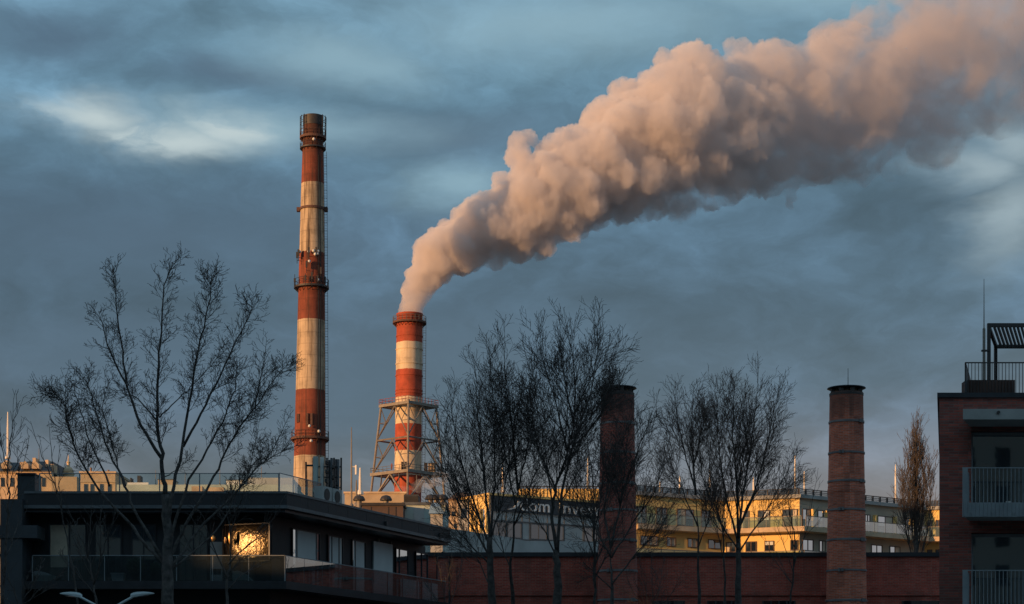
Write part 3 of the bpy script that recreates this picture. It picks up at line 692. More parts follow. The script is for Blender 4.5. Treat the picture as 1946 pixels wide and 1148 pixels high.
gb = simple_block('grey_plant_room', 'pale grey rooftop plant room beneath the dark cooling unit', 767, 846, 960, 122, 7, 'palegreen', trim='lipgrey')
q = MB(); q.box((PX(786, 122), 121.95, PZ(1000, 122)), (PX(806, 122), 121.99, PZ(965, 122))); q.build('panel', M['grey'], gb)
r = thing('cooling_unit', (PX(783, 124), 124, PZ(958, 124)), 'dark louvred cooling unit on top of the pale grey plant room', 'cooling unit')
z0 = PZ(960, 122) + .18; q = MB(); q.box((PX(769, 124), 123, z0), (PX(797, 124), 125, PZ(943, 124))); q.build('casing', M['slate'], r)
q = MB()
for k in range(6): q.box((PX(770, 124), 122.95, z0 + .06 + k * .08), (PX(796, 124), 122.99, z0 + .1 + k * .08))
q.build('louvre', M['darksteel'], r)
def roof_cowl(px, py, Y, label, s_=1.0):
    b = P(px, py, Y); r = thing('roof_cowl', b, label, 'vent', 'mushroom vents on the middle roofs'); R_ = .30 * s_
    q = MB(); q.lathe(b, [(R_ * .6, b.z - .9), (R_ * .6, b.z + .12)], 12); q.build('duct', M['steel'], r)
    q = MB(); q.lathe(b, [(R_ * 1.35, b.z + .12), (R_ * 1.4, b.z + .22), (R_ * 1.0, b.z + .42), (R_ * .3, b.z + .5)], 14); q.build('cap', M['darksteel'], r)
roof_cowl(682.5, 955, 130, 'mushroom vent at the left in front of the tan wall'); roof_cowl(733.5, 955, 130, 'mushroom vent in the middle of the tan wall')
for i, px in enumerate((818.5, 829.5, 841)): roof_cowl(px, 953, 132, ('mushroom vent nearest the cooling unit of a row of three', 'middle mushroom vent of the row of three', 'mushroom vent farthest from the cooling unit in the row of three')[i], .95)
z0 = PZ(975, 118)
r = thing('water_tank', (PX(829, 118), 118, 0), 'blue covered tank in front of the pale plant room', 'tank')
x0, x1 = PX(816, 118), PX(845, 118); zz = PZ(979, 118)
q = MB(); q.loft([[(x0, 117, zz), (x1, 117, zz), (x1, 119, zz), (x0, 119, zz)], [(x0 + .08, 117.1, zz + .45), (x1 - .2, 117.1, zz + .45), (x1 - .2, 118.9, zz + .45), (x0 + .08, 118.9, zz + .45)], [(x0 + .2, 117.4, zz + .68), (x1 - .4, 117.4, zz + .68), (x1 - .4, 118.6, zz + .68), (x0 + .2, 118.6, zz + .68)]]); q.build('cover', M['blue'], r)
q = MB(); q.box((x0 + .1, 117.2, 0), (x1 - .1, 118.8, zz - .003)); q.build('stand', M['grey'], r)
yw = simple_block('yellow_wall_house', 'small sunlit yellow house behind the bare trees left of the sign', 852, 898, 951, 200, 10, 'sand', trim='rooftile')
q = MB(); zt_ = PZ(951, 200) + .18; q.loft([[(PX(852, 200), 200, zt_), (PX(898, 200), 200, zt_), (PX(898, 200), 210, zt_), (PX(852, 200), 210, zt_)], [(PX(866, 200), 203, zt_ + 1.0), (PX(888, 200), 203, zt_ + 1.0), (PX(888, 200), 207, zt_ + 1.0), (PX(866, 200), 207, zt_ + 1.0)]]); q.build('roof', M['rooftile'], yw)
for (px, py) in ((858, 972), (872, 975), (886, 968), (862, 995)):
    q = MB(); q.box((PX(px, 200), 199.9, PZ(py + 9, 200)), (PX(px + 5, 200), 199.98, PZ(py, 200))); q.build('window', M['pane'], yw)
gw = thing('grey_shed_hall', (PX(930, 135), 135, 0), 'long pale grey hall with a sloping top edge behind the brick wall', 'building')
q = MB(); q.loft([[(PX(x, 135 + (x - 830) * .03), 135 + (x - 830) * .03, 0), (PX(x, 135 + (x - 830) * .03), 150, 0), (PX(x, 135 + (x - 830) * .03), 150, PZ(y, 135 + (x - 830) * .03)), (PX(x, 135 + (x - 830) * .03), 135 + (x - 830) * .03, PZ(y, 135 + (x - 830) * .03))] for x, y in ((700, 1004), (840, 1004), (860, 1005), (960, 1020), (1000, 1028), (1200, 1030))]); q.build('wall', M['grey'], gw)
q = MB()
for (px, py) in ((907, 1037), (915, 1030), (930, 1041)): Yh = 135 + (px - 830) * .03 - .05; q.box((PX(px, Yh), Yh, PZ(py + 2.5, Yh)), (PX(px + 7, Yh), Yh + .04, PZ(py, Yh)))
q.build('vent_grille', M['white'], gw)

# far left roofs in the last sun
fl = thing('old_town_block', (PX(60, 240), 240, 0), 'sunlit old stone building with grey roofs at the far left', 'building')
q = MB(); q.box((PX(-60, 240), 240, 0), (PX(98, 240), 255, PZ(897, 240))); q.build('wall', M['sand'], fl)
q = MB()
for (a, b, y0, y1, ins) in ((-60, 32, 897, 874, 3), (36, 97, 897, 872, 6)):
    z0_, z1_ = PZ(y0, 240), PZ(y1, 240)
    q.loft([[(PX(a, 240), 239.6, z0_), (PX(b, 240), 239.6, z0_), (PX(b, 240), 252, z0_), (PX(a, 240), 252, z0_)], [(PX(a + ins, 240), 242.5, z1_), (PX(b - ins, 240), 242.5, z1_), (PX(b - ins, 240), 249, z1_), (PX(a + ins, 240), 249, z1_)]])
q.build('roof', M['slate'], fl)
for px in (2, 20, 45, 62, 80):
    q = MB(); q.box((PX(px, 240), 239.9, PZ(925, 240)), (PX(px + 6, 240), 239.98, PZ(908, 240))); q.build('window', M['pane'], fl)
for px, y0 in ((5, 873), (34, 876), (58, 868), (82, 872), (92, 880)):
    q = MB(); q.box((PX(px, 240), 241, PZ(905, 240)), (PX(px + 6, 240), 243, PZ(y0, 240))); q.build('chimney_stack', M['sand'], fl)
for px in (12, 50, 70):
    q = MB(); zz = PZ(892, 240); x_ = PX(px, 240); q.loft([[(x_ - .45, 239.2, zz), (x_ + .45, 239.2, zz), (x_ + .45, 241.5, zz), (x_ - .45, 241.5, zz)], [(x_ - .45, 239.2, zz + .55), (x_ + .45, 239.2, zz + .55), (x_ + .45, 241.5, zz + .55), (x_ - .45, 241.5, zz + .55)], [(x_ - .02, 239.2, zz + .95), (x_ + .02, 239.2, zz + .95), (x_ + .02, 241.5, zz + .95), (x_ - .02, 241.5, zz + .95)]]); q.build('dormer', M['tan'], fl)
q = MB(); q.box((PX(-60, 240), 239.7, PZ(899, 240)), (PX(98, 240), 239.98, PZ(896, 240))); q.build('cornice', M['tan'], fl)
q = MB(); q.box((PX(98, 238), 238, 0), (PX(146, 238), 252, PZ(906, 238))); wing = q.build('wing', M['tan'], fl)
dm = thing('domed_turret', (PX(130, 245), 245, 0), 'small sunlit dome with a finial at the far left skyline', 'turret')
bz = PZ(903, 245); cx_ = PX(130, 245); R_ = 10 * 245 / F
q = MB(); q.lathe((cx_, 245, 0), [(R_ * 1.05, 0), (R_ * 1.05, bz), (R_ * 1.2, bz + .05), (R_ * 1.2, bz + .25), (R_, bz + .3)], 16); q.build('drum', M['sand'], dm)
q = MB(); q.lathe((cx_, 245, bz), [(R_, bz + .3)] + [(R_ * math.cos(t), bz + .3 + R_ * 1.25 * math.sin(t)) for t in [.2, .45, .7, .95, 1.2, 1.4]] + [(R_ * .12, bz + .3 + R_ * 1.26)], 20); q.build('dome', M['copper'], dm, True)
tz_ = bz + .3 + R_ * 1.24
q = MB(); q.lathe((cx_, 245, tz_), [(.2, tz_), (.2, tz_ + .4), (.3, tz_ + .5), (.1, tz_ + .7), (.05, tz_ + 1.3), (.02, tz_ + 1.5)], 10); q.build('finial', M['copper'], dm)
st = thing('stone_roof_house', (PX(186, 225), 225, 0), 'blocky golden stone house with chimney pots left of the big tree', 'building')
q = MB(); q.box((PX(153, 225), 225, 0), (PX(219, 225), 234, PZ(900, 225))); q.build('wall', M['sand'], st)
q = MB(); q.box((PX(151, 225), 224.8, PZ(900, 225)), (PX(221, 225), 234.2, PZ(896, 225))); q.build('cornice', M['tan'], st)
q = MB(); q.box((PX(152.5, 225), 224.85, PZ(917, 225)), (PX(219.5, 225), 224.99, PZ(913.5, 225))); q.build('string_course', M['tan'], st)
for px, h, w_ in ((173, 11, 4), (184, 3, 3), (191, 4, 3), (198, 3, 3), (206, 7, 4), (213, 3, 3)):
    q = MB(); zz = PZ(896, 225); q.lathe((PX(px, 227), 227, zz), [(w_ * .03, zz), (w_ * .028, zz + h * .05), (w_ * .036, zz + h * .055), (w_ * .036, zz + h * .0625)], 10); q.build('chimney_pot', M['rooftile'], st)
for px in (160, 172, 190, 205):
    q = MB(); q.box((PX(px, 225), 224.9, PZ(935, 225)), (PX(px + 6, 225), 224.98, PZ(920, 225))); q.build('window', M['pane'], st)
pg = thing('pale_panel_building', (PX(390, 215), 215, 0), 'long pale green rooftop range seen behind the terrace glass', 'building')
q = MB(); q.box((PX(222, 215), 215, 0), (PX(560, 215), 230, PZ(921, 215))); q.build('wall', M['palegreen'], pg)
q = MB(); q.box((PX(470, 217), 217, PZ(921, 215)), (PX(556, 217), 226, PZ(908, 217))); q.build('penthouse', M['grey'], pg)
q = MB(); q.box((PX(242, 216), 216, PZ(921, 215)), (PX(282, 216), 220, PZ(917, 216))); q.build('roof_box', M['white'], pg)
q = MB()
for (px, w_, y0) in ((267, 6, 906), (251.5, 2, 910)): q.box((PX(px - w_ / 2, 218), 217, PZ(921, 215)), (PX(px + w_ / 2, 218), 218.4, PZ(y0, 218)))
q.build('vent_stack', M['darksteel'], pg)
q = MB(); q.box((PX(364, 213), 213, 0), (PX(384, 213), 214.5, PZ(924, 213))); q.box((PX(395, 213), 213, 0), (PX(425, 213), 214.5, PZ(926, 213))); q.build('lower_wing', M['sand'], pg)

for px, y0, y1, Y_, lab in ((296, 893, 921, 219, 'thin aerial on the pale green range right of the dark vent'), (352, 898, 921, 219, 'short aerial on the pale green range right of the poplar trunk'), (418, 890, 921, 219, 'aerial on the pale green range under the poplar limbs'), (497, 886, 909, 221, 'aerial on the rooftop room close to the tall chimney'), (108, 884, 906, 243, 'thin aerial left of the small dome'), (74, 852, 874, 246, 'thin aerial over the grey old roof')):
    pole('roof_aerial', px, y0, y1, Y_, .045, 'steel', lab, 'aerial')
for i, (x0_, x1_, y0_, Y_, mt_) in enumerate(((300, 330, 912, 224, 'tan'), (430, 462, 913, 224, 'white'))):
    r = thing('roof_plant_box', (PX((x0_ + x1_) / 2, Y_), Y_, PZ(921, 215)), ('tan plant box on the pale green range left of the poplar trunk', 'white plant box on the pale green range before the rooftop room')[i], 'plant box')
    q = MB(); q.box((PX(x0_, Y_), Y_, PZ(921, 215)), (PX(x1_, Y_), Y_ + 3, PZ(y0_, Y_))); q.build('casing', M[mt_], r)
    q = MB(); q.box((PX(x0_ - 1, Y_), Y_ - .1, PZ(y0_, Y_)), (PX(x1_ + 1, Y_), Y_ + 3.1, PZ(y0_ - 1.5, Y_))); q.build('lid', M['lipgrey'], r)

# ------------------------------------------------------------------ sign building
YG = 150.0
G = Facade(PX(930, YG), YG, 33); GL = 14.6
sg = thing('sign_office_building', (G.x, G.y, 0), 'grey office building with a dark sign band on its top edge', 'building')
rz = PZ(940, YG)
GE = Facade(*G.xy(0, 0), -51)      # sunny end; u negative runs back to the left
q = MB(); q.prism([G.xy(0, 0), G.xy(GL, 0), G.xy(GL, -9), (G.xy(0, 0)[0] - 2.6 * GE.d[0], G.xy(0, 0)[1] - 2.6 * GE.d[1] )][::1], 0, rz - .05); q.build('wall', M['grey'], sg)
def su(t): return G.u(t)
q = MB(); q.fbox(G, .05, GL, PZ(970.5, YG), rz - .08, .0, .16); pb = q.build('sign_band', M['signbg'], sg)
q = MB(); q.fbox(G, -.2, GL + .1, rz - .05, rz + .12, -4, .25); q.build('roof_edge', M['yellow'], sg)
q = MB(); q.fbox(GE, -2.5, -.02, PZ(965, YG), rz - .1, .0, .05); q.build('end_panel', M['yellow'], sg)
for u_ in (-2.3, -1.75, -1.2, -.35):
    q = MB(); q.fbox(GE, u_, u_ + .22, PZ(1012, YG), PZ(966, YG), .0, .22); q.build('column', M['yellow'], sg)
for (a, b) in ((-2.05, -1.8), (-1.5, -1.22), (-.95, -.4)):
    q = MB(); q.fbox(GE, a, b, PZ(1008, YG), PZ(968, YG), .0, .03); q.build('window', M['pane'], sg)
# upright panels and windows of the shaded front
us = [su(x) for x in (932, 962, 992, 1006, 1040, 1072, 1108, 1143, 1182)]
for i, (a, b) in enumerate(zip(us[:-1], us[1:])):
    if i in (0, 1, 3, 4, 6, 7): window(sg, G, a + .08, b - .08, PZ(1020, YG), PZ(990, YG), M['paneblue'], M['lipgrey'], .03, .06, (.5,))
q = MB()
for x in us: q.fbox(G, x - .03, x + .03, 8, PZ(969, YG), .02, .07)
q.fbox(G, .1, GL, PZ(989, YG), PZ(987, YG), .02, .09); q.fbox(G, .1, GL, PZ(1023, YG), PZ(1021, YG), .02, .09); q.build('cladding_rail', M['lipgrey'], sg)
for (a, b) in ((960, 985), (1060, 1095), (1110, 1150)):
    window(sg, G, su(a), su(b), PZ(1052, YG), PZ(1032, YG), M['paneblue'], M['lipgrey'], .03, .06, (.5,))
# lit structure on the roof
q = MB(); q.box((PX(985, 158), 158, rz), (PX(1152, 158), 158.5, PZ(929, 158))); q.build('roof_screen', M['yellow'], sg)
q = MB()
for i in range(24): xx = PX(985 + 7 * i, 157.8); q.tube([(xx, 157.8, rz), (xx, 157.8, PZ(925, 158))], .03, 4)
q.tube([(PX(985, 157.8), 157.8, PZ(925, 158)), (PX(1152, 157.8), 157.8, PZ(925, 158))], .04, 4); q.build('roof_railing', M['darksteel'], sg)
# lettering
def lettering(txt, fc, u0, z0, size, parent, mat, sxx=1.0, d=.17):
    cu = bpy.data.curves.new('lettering', 'FONT'); cu.body = txt; cu.size = size; cu.extrude = .03; cu.offset = .012
    o = bpy.data.objects.new('tmp', cu); C.objects.link(o)
    dg = bpy.context.evaluated_depsgraph_get(); me = bpy.data.meshes.new_from_object(o.evaluated_get(dg)); bpy.data.objects.remove(o)
    q = MB(); q.v = [fc.at(u0 + v.co.x * sxx, d + v.co.z + .03, z0 + v.co.y) for v in me.vertices]; q.f = [tuple(p.vertices) for p in me.polygons]
    return q.build('lettering', mat, parent), max(v.co.x for v in me.vertices) * sxx
zl = PZ(966.3, YG)
for txt, a, b in (('dom', 985.5, 1042), ('invest', 1059, 1138)):
    tmp, w0 = lettering(txt, G, 0, zl, 1.36, pb, M['letter']); bpy.data.objects.remove(tmp)
    lettering(txt, G, su(a), zl, 1.36, pb, M['letter'], (su(b) - su(a)) / w0)
q = MB(); ub = su(962)
for (a, b, c, d) in ((0, .0, .55, .18), (.5, .1, 1.0, .72)):
    q.loft([[G.at(ub + a, .17, zl + b), G.at(ub + a + .3, .17, zl + b), G.at(ub + c + .3, .17, zl + d), G.at(ub + c, .17, zl + d)], [G.at(ub + a, .23, zl + b), G.at(ub + a + .3, .23, zl + b), G.at(ub + c + .3, .23, zl + d), G.at(ub + c, .23, zl + d)]])
q.build('logo', M['letter'], pb)
gq = thing('glazed_stair_wing', (PX(885, 165), 165, 0), 'narrow grey glazed wing with an orange roof edge left of the sign building', 'building')
q = MB(); q.box((PX(871, 165), 165, 0), (PX(907, 165), 171, PZ(949, 165))); q.build('wall', M['grey'], gq)
q = MB(); q.box((PX(869, 165), 164.6, PZ(949, 165)), (PX(909, 165), 171, PZ(945, 165))); q.build('roof_edge', M['rooftile'], gq)
for (a, b) in ((876, 887), (890, 898)):
    q = MB(); q.box((PX(a, 165), 164.95, PZ(985, 165)), (PX(b, 165), 164.99, PZ(966, 165))); q.build('window', M['pane'], gq)
q = MB(); q.box((PX(888, 165), 164.9, 10), (PX(889.2, 165), 164.98, PZ(949, 165))); q.build('mullion', M['white'], gq)

# ------------------------------------------------------------------ sunlit apartment building
YC = 160.0
ap = thing('yellow_apartment_building', (PX(1527, YC), YC, 0), 'long folded yellow apartment building, half in sun, behind the brick wall', 'building')
S2 = Facade(PX(1519, YC), YC, -21)          # sunny face, u<0 runs left
l2 = S2.u(1377)
cA = S2.xy(l2); S1 = Facade(*cA, 30); l1 = S1.u(1196)      # u<0 to the left
S3 = Facade(PX(1519, YC), YC, 37); l3 = S3.u(1757)
cB = S3.xy(l3); S4 = Facade(*cB, -21); l4 = 5.0
zR = PZ(940, YC)
foot = [S1.xy(l1), cA, (S2.x, S2.y), cB, S4.xy(l4), (S4.xy(l4)[0], 190), (S1.xy(l1)[0], 190)]
q = MB(); q.prism(foot, 0, zR - .3); q.build('wall', M['yellow'], ap)
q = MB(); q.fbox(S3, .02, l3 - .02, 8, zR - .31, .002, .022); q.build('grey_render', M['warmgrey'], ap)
def off(poly, d):
    pts = [S1.xy(l1, d)]
    def inter(f1, f2):
        x1, y1 = f1.xy(0, d); x2, y2 = f2.xy(0, d); det = f1.d[0] * -f2.d[1] + f2.d[0] * f1.d[1]
        t = ((x2 - x1) * -f2.d[1] + f2.d[0] * (y2 - y1)) / det; return (x1 + f1.d[0] * t, y1 + f1.d[1] * t)
    return pts + [inter(S1, S2), inter(S2, S3), inter(S3, S4), S4.xy(l4, d), (S4.xy(l4)[0], 190), (S1.xy(l1)[0], 190)]
q = MB(); q.prism(off(foot, .35), zR - .3, zR); q.build('roof', M['conc'], ap)
zA = PZ(1003, YC); zB = PZ(1012, YC)
q = MB(); q.prism(off(foot, 1.3), zB, zA); q.build('balcony_slab', M['sand'], ap)
q = MB(); q.prism(off(foot, 1.0), PZ(1080, YC), PZ(1068, YC)); q.build('balcony_slab', M['sand'], ap)
def apt_rail(fc, u0, u1, z0, d):
    q = MB(); k = max(1, round((u1 - u0) / 1.4))
    for i in range(k): q.fbox(fc, u0 + (u1 - u0) * i / k + .02, u0 + (u1 - u0) * (i + 1) / k - .02, z0 + .05, z0 + .85, d - .015, d)
    o = q.build('glass_railing', M['teal'], ap); q = MB(); q.fbox(fc, u0, u1, z0 + .85, z0 + .91, d - .04, d + .02)
    for i in range(k + 1): t = u0 + (u1 - u0) * i / k; q.fbox(fc, t - .025, t + .025, z0, z0 + .85, d - .07, d - .018)
    q.build('handrail', M['steel'], o)
apt_rail(S2, l2 + .9, .42, zA, 1.2); apt_rail(S3, -.4, l3 - .9, zA, 1.2); apt_rail(S1, l1, -.75, zA, 1.2); apt_rail(S4, .45, l4, zA, 1.2)
zB2 = PZ(1068, YC); apt_rail(S2, l2 + .8, .3, zB2, .9); apt_rail(S3, -.3, l3 - .7, zB2, .9); apt_rail(S1, l1, -.6, zB2, .9)
rng = random.Random(12)
def apt_win(fc, a, b, y0, y1, pane='pane', cur=None, mull=(.5,)):
    u0, u1 = fc.u(a), fc.u(b); window(ap, fc, u0, u1, PZ(y1, YC), PZ(y0, YC), M[pane], M['brown'], .03, .07, mull, blind_or_sheen=cur)
for (a, b, c) in ((1408, 1424, (M['curtain_or_sheen'], .05, .4, 0)), (1440, 1463, (M['blind_or_sheen'], .55, .95, .45)), (1487, 1516, (M['curtain_or_sheen'], .7, .95, 0))): apt_win(S2, a, b, 967, 1002, cur=c)
for (a, b, c) in ((1380, 1399, (M['curtain_or_sheen'], .1, .35, 0)), (1417, 1438, None), (1453, 1471, (M['blind_or_sheen'], .08, .92, .6)), (1502, 1517, None)): apt_win(S2, a, b, 1026, 1046, cur=c)
for (a, b, c) in ((1524, 1540, 1), (1553, 1575, 1), (1643, 1653, 0), (1667, 1696, 1), (1720, 1740, 0)): apt_win(S3, a, b, 966, 1002, 'paneblue', (M['curtain_or_sheen'], .55, .95, 0) if c else None)
for (a, b, c) in ((1524, 1545, 0), (1556, 1568, 1), (1655, 1676, 0), (1690, 1710, 1)): apt_win(S3, a, b, 1024, 1046, 'paneblue', (M['curtain_or_sheen'], .5, .95, 0) if c else None)
for (a, b, c) in ((1210, 1228, 1), (1247, 1267, 1), (1286, 1318, 1), (1332, 1350, 0)): apt_win(S1, a, b, 967, 1000, 'paneblue', (M['curtain_or_sheen'], .1, .5, .1) if c else None)
for (a, b, c) in ((1216, 1250, 1), (1266, 1284, 1), (1306, 1325, 1), (1345, 1370, 0)): apt_win(S1, a, b, 1022, 1040, 'paneblue', (M['curtain_or_sheen'], .4, .9, 0) if c else None)
for (a, b) in ((1757 + 5, 1772), (1778, 1790)):
    apt_win(S4, a, b, 967, 1002); apt_win(S4, a, b, 1026, 1046)
q = MB()
for px, fc in ((1541.5, S3), (1577, S3), (1697.5, S3), (1568.5, S3), (1660, S3)):
    u_ = fc.u(px); q.fbox(fc, u_ - .1, u_ + .1, zA, PZ(966, YC), 0, .35)
q.build('window_fin', M['yellow'], ap)
# dark roof terrace railing
for fc, u0, u1 in ((S1, l1, -.3), (S2, l2 + .1, -.05), (S3, .05, l3 - .1), (S4, .1, l4)):
    q = MB(); k = max(2, round((u1 - u0) / .9)); D_ = -.15
    for i in range(k + 1): t = u0 + (u1 - u0) * i / k; q.fbox(fc, t - .05, t + .05, zR, zR + .56, D_ - .04, D_ + .03)
    for h in (.06, .2, .34, .5): q.fbox(fc, u0, u1, zR + h, zR + h + (.06 if h > .4 else .03), D_ - .02, D_ + .01)
    o = q.build('roof_railing', M['darksteel'], ap)
    q = MB(); q.fbox(fc, u0, u1, zR + .05, zR + .5, D_ - .075, D_ - .06); q.build('rail_mesh', M['smokeglass'], o)
for px, y0, fc, lab in ((1511, 866, S2, 'tallest sunlit lightning rod at the sunny corner of the yellow apartments'), (1528.5, 896, S3, 'short lightning rod right of the tallest one'), (1432, 907, S2, 'lightning rod over the sunny face behind the large bare tree'), (1349, 893, S1, 'lightning rod over the shaded wing behind twigs'), (1292, 905, S1, 'lightning rod at the left part of the shaded wing'), (1254, 915, S1, 'lowest lightning rod on the shaded wing near the brick chimney'), (1702, 883, S3, 'sunlit lightning rod left of the columnar poplar'), (1729, 912, S3, 'lightning rod partly behind the columnar poplar')):
    u_ = fc.u(px, -.6); Yr = fc.Y(u_, -.6); b = Vector((PX(px, Yr), Yr, zR)); o = thing('lightning_rod', b, lab, 'rod', 'lightning rods on the apartment roof')
    zt_ = PZ(y0, Yr); q = MB(); q.tube([b, b.lerp(Vector((b.x, b.y, zt_)), .7), (b.x, b.y, zt_)], [.085, .08, .05], 8); q.build('mast', M['whitepole'], o)
    q = MB(); q.lathe(b, [(.2, b.z), (.2, b.z + .1), (.1, b.z + .2)], 10); q.build('foot', M['conc'], o)
for px, y0, lab in ((955.5, 880, 'sunlit lightning rod above the dark sign band'), (1117, 868, 'sunlit lightning rod near the old brick chimney')):
    pole('lightning_rod', px, y0, 936, 158.8, .09, 'whitepole', lab, 'rod')

# ------------------------------------------------------------------ brick hall
YH = 93.0
hall = thing('brick_hall', (PX(1300, YH), YH, 0), 'long low dark red brick hall with a black coping', 'building')
zH = PZ(1058, YH); x0, x1 = PX(800, YH), PX(2080, YH)
q = MB(); q.box((x0, YH, 0), (x1, YH + 14, zH)); q.build('wall', M['brickhall'], hall)
q = MB(); q.box((x0 - .1, YH - .12, zH), (x1 + .1, YH + 14.1, PZ(1050, YH))); q.build('coping', M['blackmetal'], hall)
q = MB(); q.box((x0, YH - .10, PZ(1132, YH)), (x1, YH + .01, PZ(1121, YH))); q.build('cornice', M['brickhall'], hall)
q = MB(); q.box((x0, YH - .05, PZ(1121, YH)), (x1, YH + .01, PZ(1117, YH))); q.build('cornice', M['brickhall'], hall)
for a, b in ((1240, 1300), (1345, 1405), (1450, 1510), (1715, 1785)):
    q = MB(); xa, xb = PX(a, YH), PX(b, YH); zt_ = PZ(1142, YH)
    q.box((xa, YH - .02, 1.5), (xb, YH + .05, zt_)); o = q.build('window', M['pane'], hall)
    q = MB()
    for i in range(5): xx = xa + (xb - xa) * i / 4; q.box((xx - .04, YH - .05, 1.5), (xx + .04, YH - .021, zt_))
    q.build('frame', M['darksteel'], o)

# ------------------------------------------------------------------ two old brick chimneys
def brick_chimney(px, bottom, mat, bands, label, YK=91.0, rod=True, iron='darksteel'):
    cx_ = PX(px, YK); r = thing('brick_chimney', (cx_, YK, 0), label, 'chimney'); k = YK / F
    rad = lambda py: (31.5 + (py - 748) * (6.6 / 395)) * k
    Z = lambda py: PZ(py, YK)
    q = MB(); q.lathe((cx_, YK, 0), [(rad(1500), 0)] + [(rad(y), Z(y)) for y in (1300, 1148, 1040, 940)] + [(rad(936) + .03, Z(936)), (rad(930) + .03, Z(930)), (rad(929), Z(929)), (rad(926) + .02, Z(926)), (rad(924), Z(923))] + [(rad(y), Z(y)) for y in (850, 757, 748)], 48); q.build('shaft', mat, r, False)
    q = MB(); q.lathe((cx_, YK, 0), [(rad(748) * .99, Z(748)), (rad(748) * .99, Z(747))], 40); q.lathe((cx_, YK, 0), [(rad(748) * 1.02, Z(753)), (rad(748) * 1.03, Z(748.5)), (rad(748) * .85, Z(748.4))], 40, cap=False)
    for j in range(8):
        a = 2 * math.pi * (j + .3) / 8; x, y = cx_ + rad(748) * .86 * math.cos(a), YK + rad(748) * .86 * math.sin(a); q.box((x - .10, y - .10, Z(747.6)), (x + .10, y + .10, Z(739.8)))
    q.build('crown_pillars', M['darksteel'], r)
    q = MB(); q.lathe((cx_, YK, 0), [(.55 * rad(748), Z(741.2)), (1.06 * rad(748), Z(740)), (1.16 * rad(748), Z(738.6)), (1.13 * rad(748), Z(737.2)), (.3 * rad(748), Z(736))], 40); q.build('cap', M['blackmetal'], r)
    for i, y in enumerate(bands):
        q = MB(); rr = rad(y); q.lathe((cx_, YK, 0), [(rr - .02, Z(y + 2.0)), (rr + .035, Z(y + 2.0)), (rr + .035, Z(y - 1.6)), (rr - .02, Z(y - 1.6))], 48, cap=False)
        a = -2.1 if i % 2 else -.9
        for aa in (a, a + .16): x, yy = cx_ + (rr + .05) * math.cos(aa), YK + (rr + .05) * math.sin(aa); q.box((x - .05, yy - .05, Z(y + 3.5)), (x + .05, yy + .05, Z(y - 3)))
        q.build('iron_band', M['slatelight'], r)
    if rod: q = MB(); q.tube([(cx_ + .08, YK, Z(737)), (cx_ + .08, YK, Z(700))], [.02, .012], 5); q.build('rod', M['darksteel'], r)
brick_chimney(1608.5, 0, M['brickchim'], (803, 862, 916, 970, 1027, 1085, 1142), 'clean red brick chimney with iron bands beside the brick flats')
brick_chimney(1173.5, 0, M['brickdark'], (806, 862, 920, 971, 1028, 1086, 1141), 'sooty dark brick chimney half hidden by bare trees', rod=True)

# ------------------------------------------------------------------ brick flats at the right edge
YR = 57.0
R = Facade(PX(1785, YR), YR, 0); fl2 = thing('brick_flats', (R.x, YR, 0), 'dark brick flats with grey metal balconies at the right edge', 'building')
def rz_(py, Y=YR): return PZ(py, Y)
uW = R.u(1846); W = 9.0; depth = 12.0; k_ = (1785 - CX) / F + .006
def flatpoly(u0, d0=0.0, u1=W): return [(R.x + u0, YR - d0), (R.x + u1, YR - d0), (R.x + u1 + depth * k_, YR + depth), (R.x + u0 + depth * k_, YR + depth)]
ztop = rz_(756)
def opening_row(py_head, py_floor): return rz_(py_head), rz_(py_floor)
rows = [(818, 982), (1012, 1177), (1207, 1372)]
# brick pier at the left and bands between the recessed windows
q = MB(); q.prism(flatpoly(0, 0, uW), 0, ztop); q.build('wall', M['brickflat'], fl2)
prev = ztop
q = MB()
for (a, b) in rows: 
    q.prism([(R.x + uW, YR), (R.x + W, YR), (R.x + W, YR + .36), (R.x + uW, YR + .36)], rz_(a), prev); prev = rz_(b)
q.prism([(R.x + uW, YR), (R.x + W, YR), (R.x + W, YR + .36), (R.x + uW, YR + .36)], 0, prev); q.build('wall_band', M['brickflat'], fl2)
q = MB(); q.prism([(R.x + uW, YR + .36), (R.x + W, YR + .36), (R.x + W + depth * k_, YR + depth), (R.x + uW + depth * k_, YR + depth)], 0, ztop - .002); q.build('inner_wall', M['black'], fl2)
q = MB(); q.prism([(R.x - .08, YR - .08), (R.x + W, YR - .08), (R.x + W + depth * k_, YR + depth), (R.x - .08 + depth * k_, YR + depth)], ztop, rz_(747)); q.build('coping', M['blackmetal'], fl2)
RF2 = Facade(R.x, YR + .35, 0)
for (a, b) in rows[:2]:
    window(fl2, RF2, uW + .03, uW + 2.6, rz_(b) + .05, rz_(a) - .02, M['paneblue'], M['greymetal'], .01, .09, (), blind_or_sheen=(M['curtain_or_sheen'], .72, .97, .0) if a < 900 else None)
    window(fl2, RF2, uW + 2.6, uW + 5.2, rz_(b) + .05, rz_(a) - .02, M['paneblue'], M['greymetal'], .01, .09, ())
YQ = 55.6
q = MB(); xa, xb, sk = PX(1830, YQ), PX(2100, YQ), .55; q.loft([[(xa, YQ, z), (xb, YQ, z), (xb + sk, YR - .003, z), (xa + sk, YR - .003, z)] for z in (rz_(797, YQ), rz_(777, YQ))]); can = q.build('canopy', M['conc'], fl2)
q = MB(); q.tube([(PX(1897, YQ), YQ - .01, rz_(784, YQ)), (PX(1897, YQ), YQ - .05, rz_(784, YQ))], .05, 10); q.build('drain_spout', M['darksteel'], can)
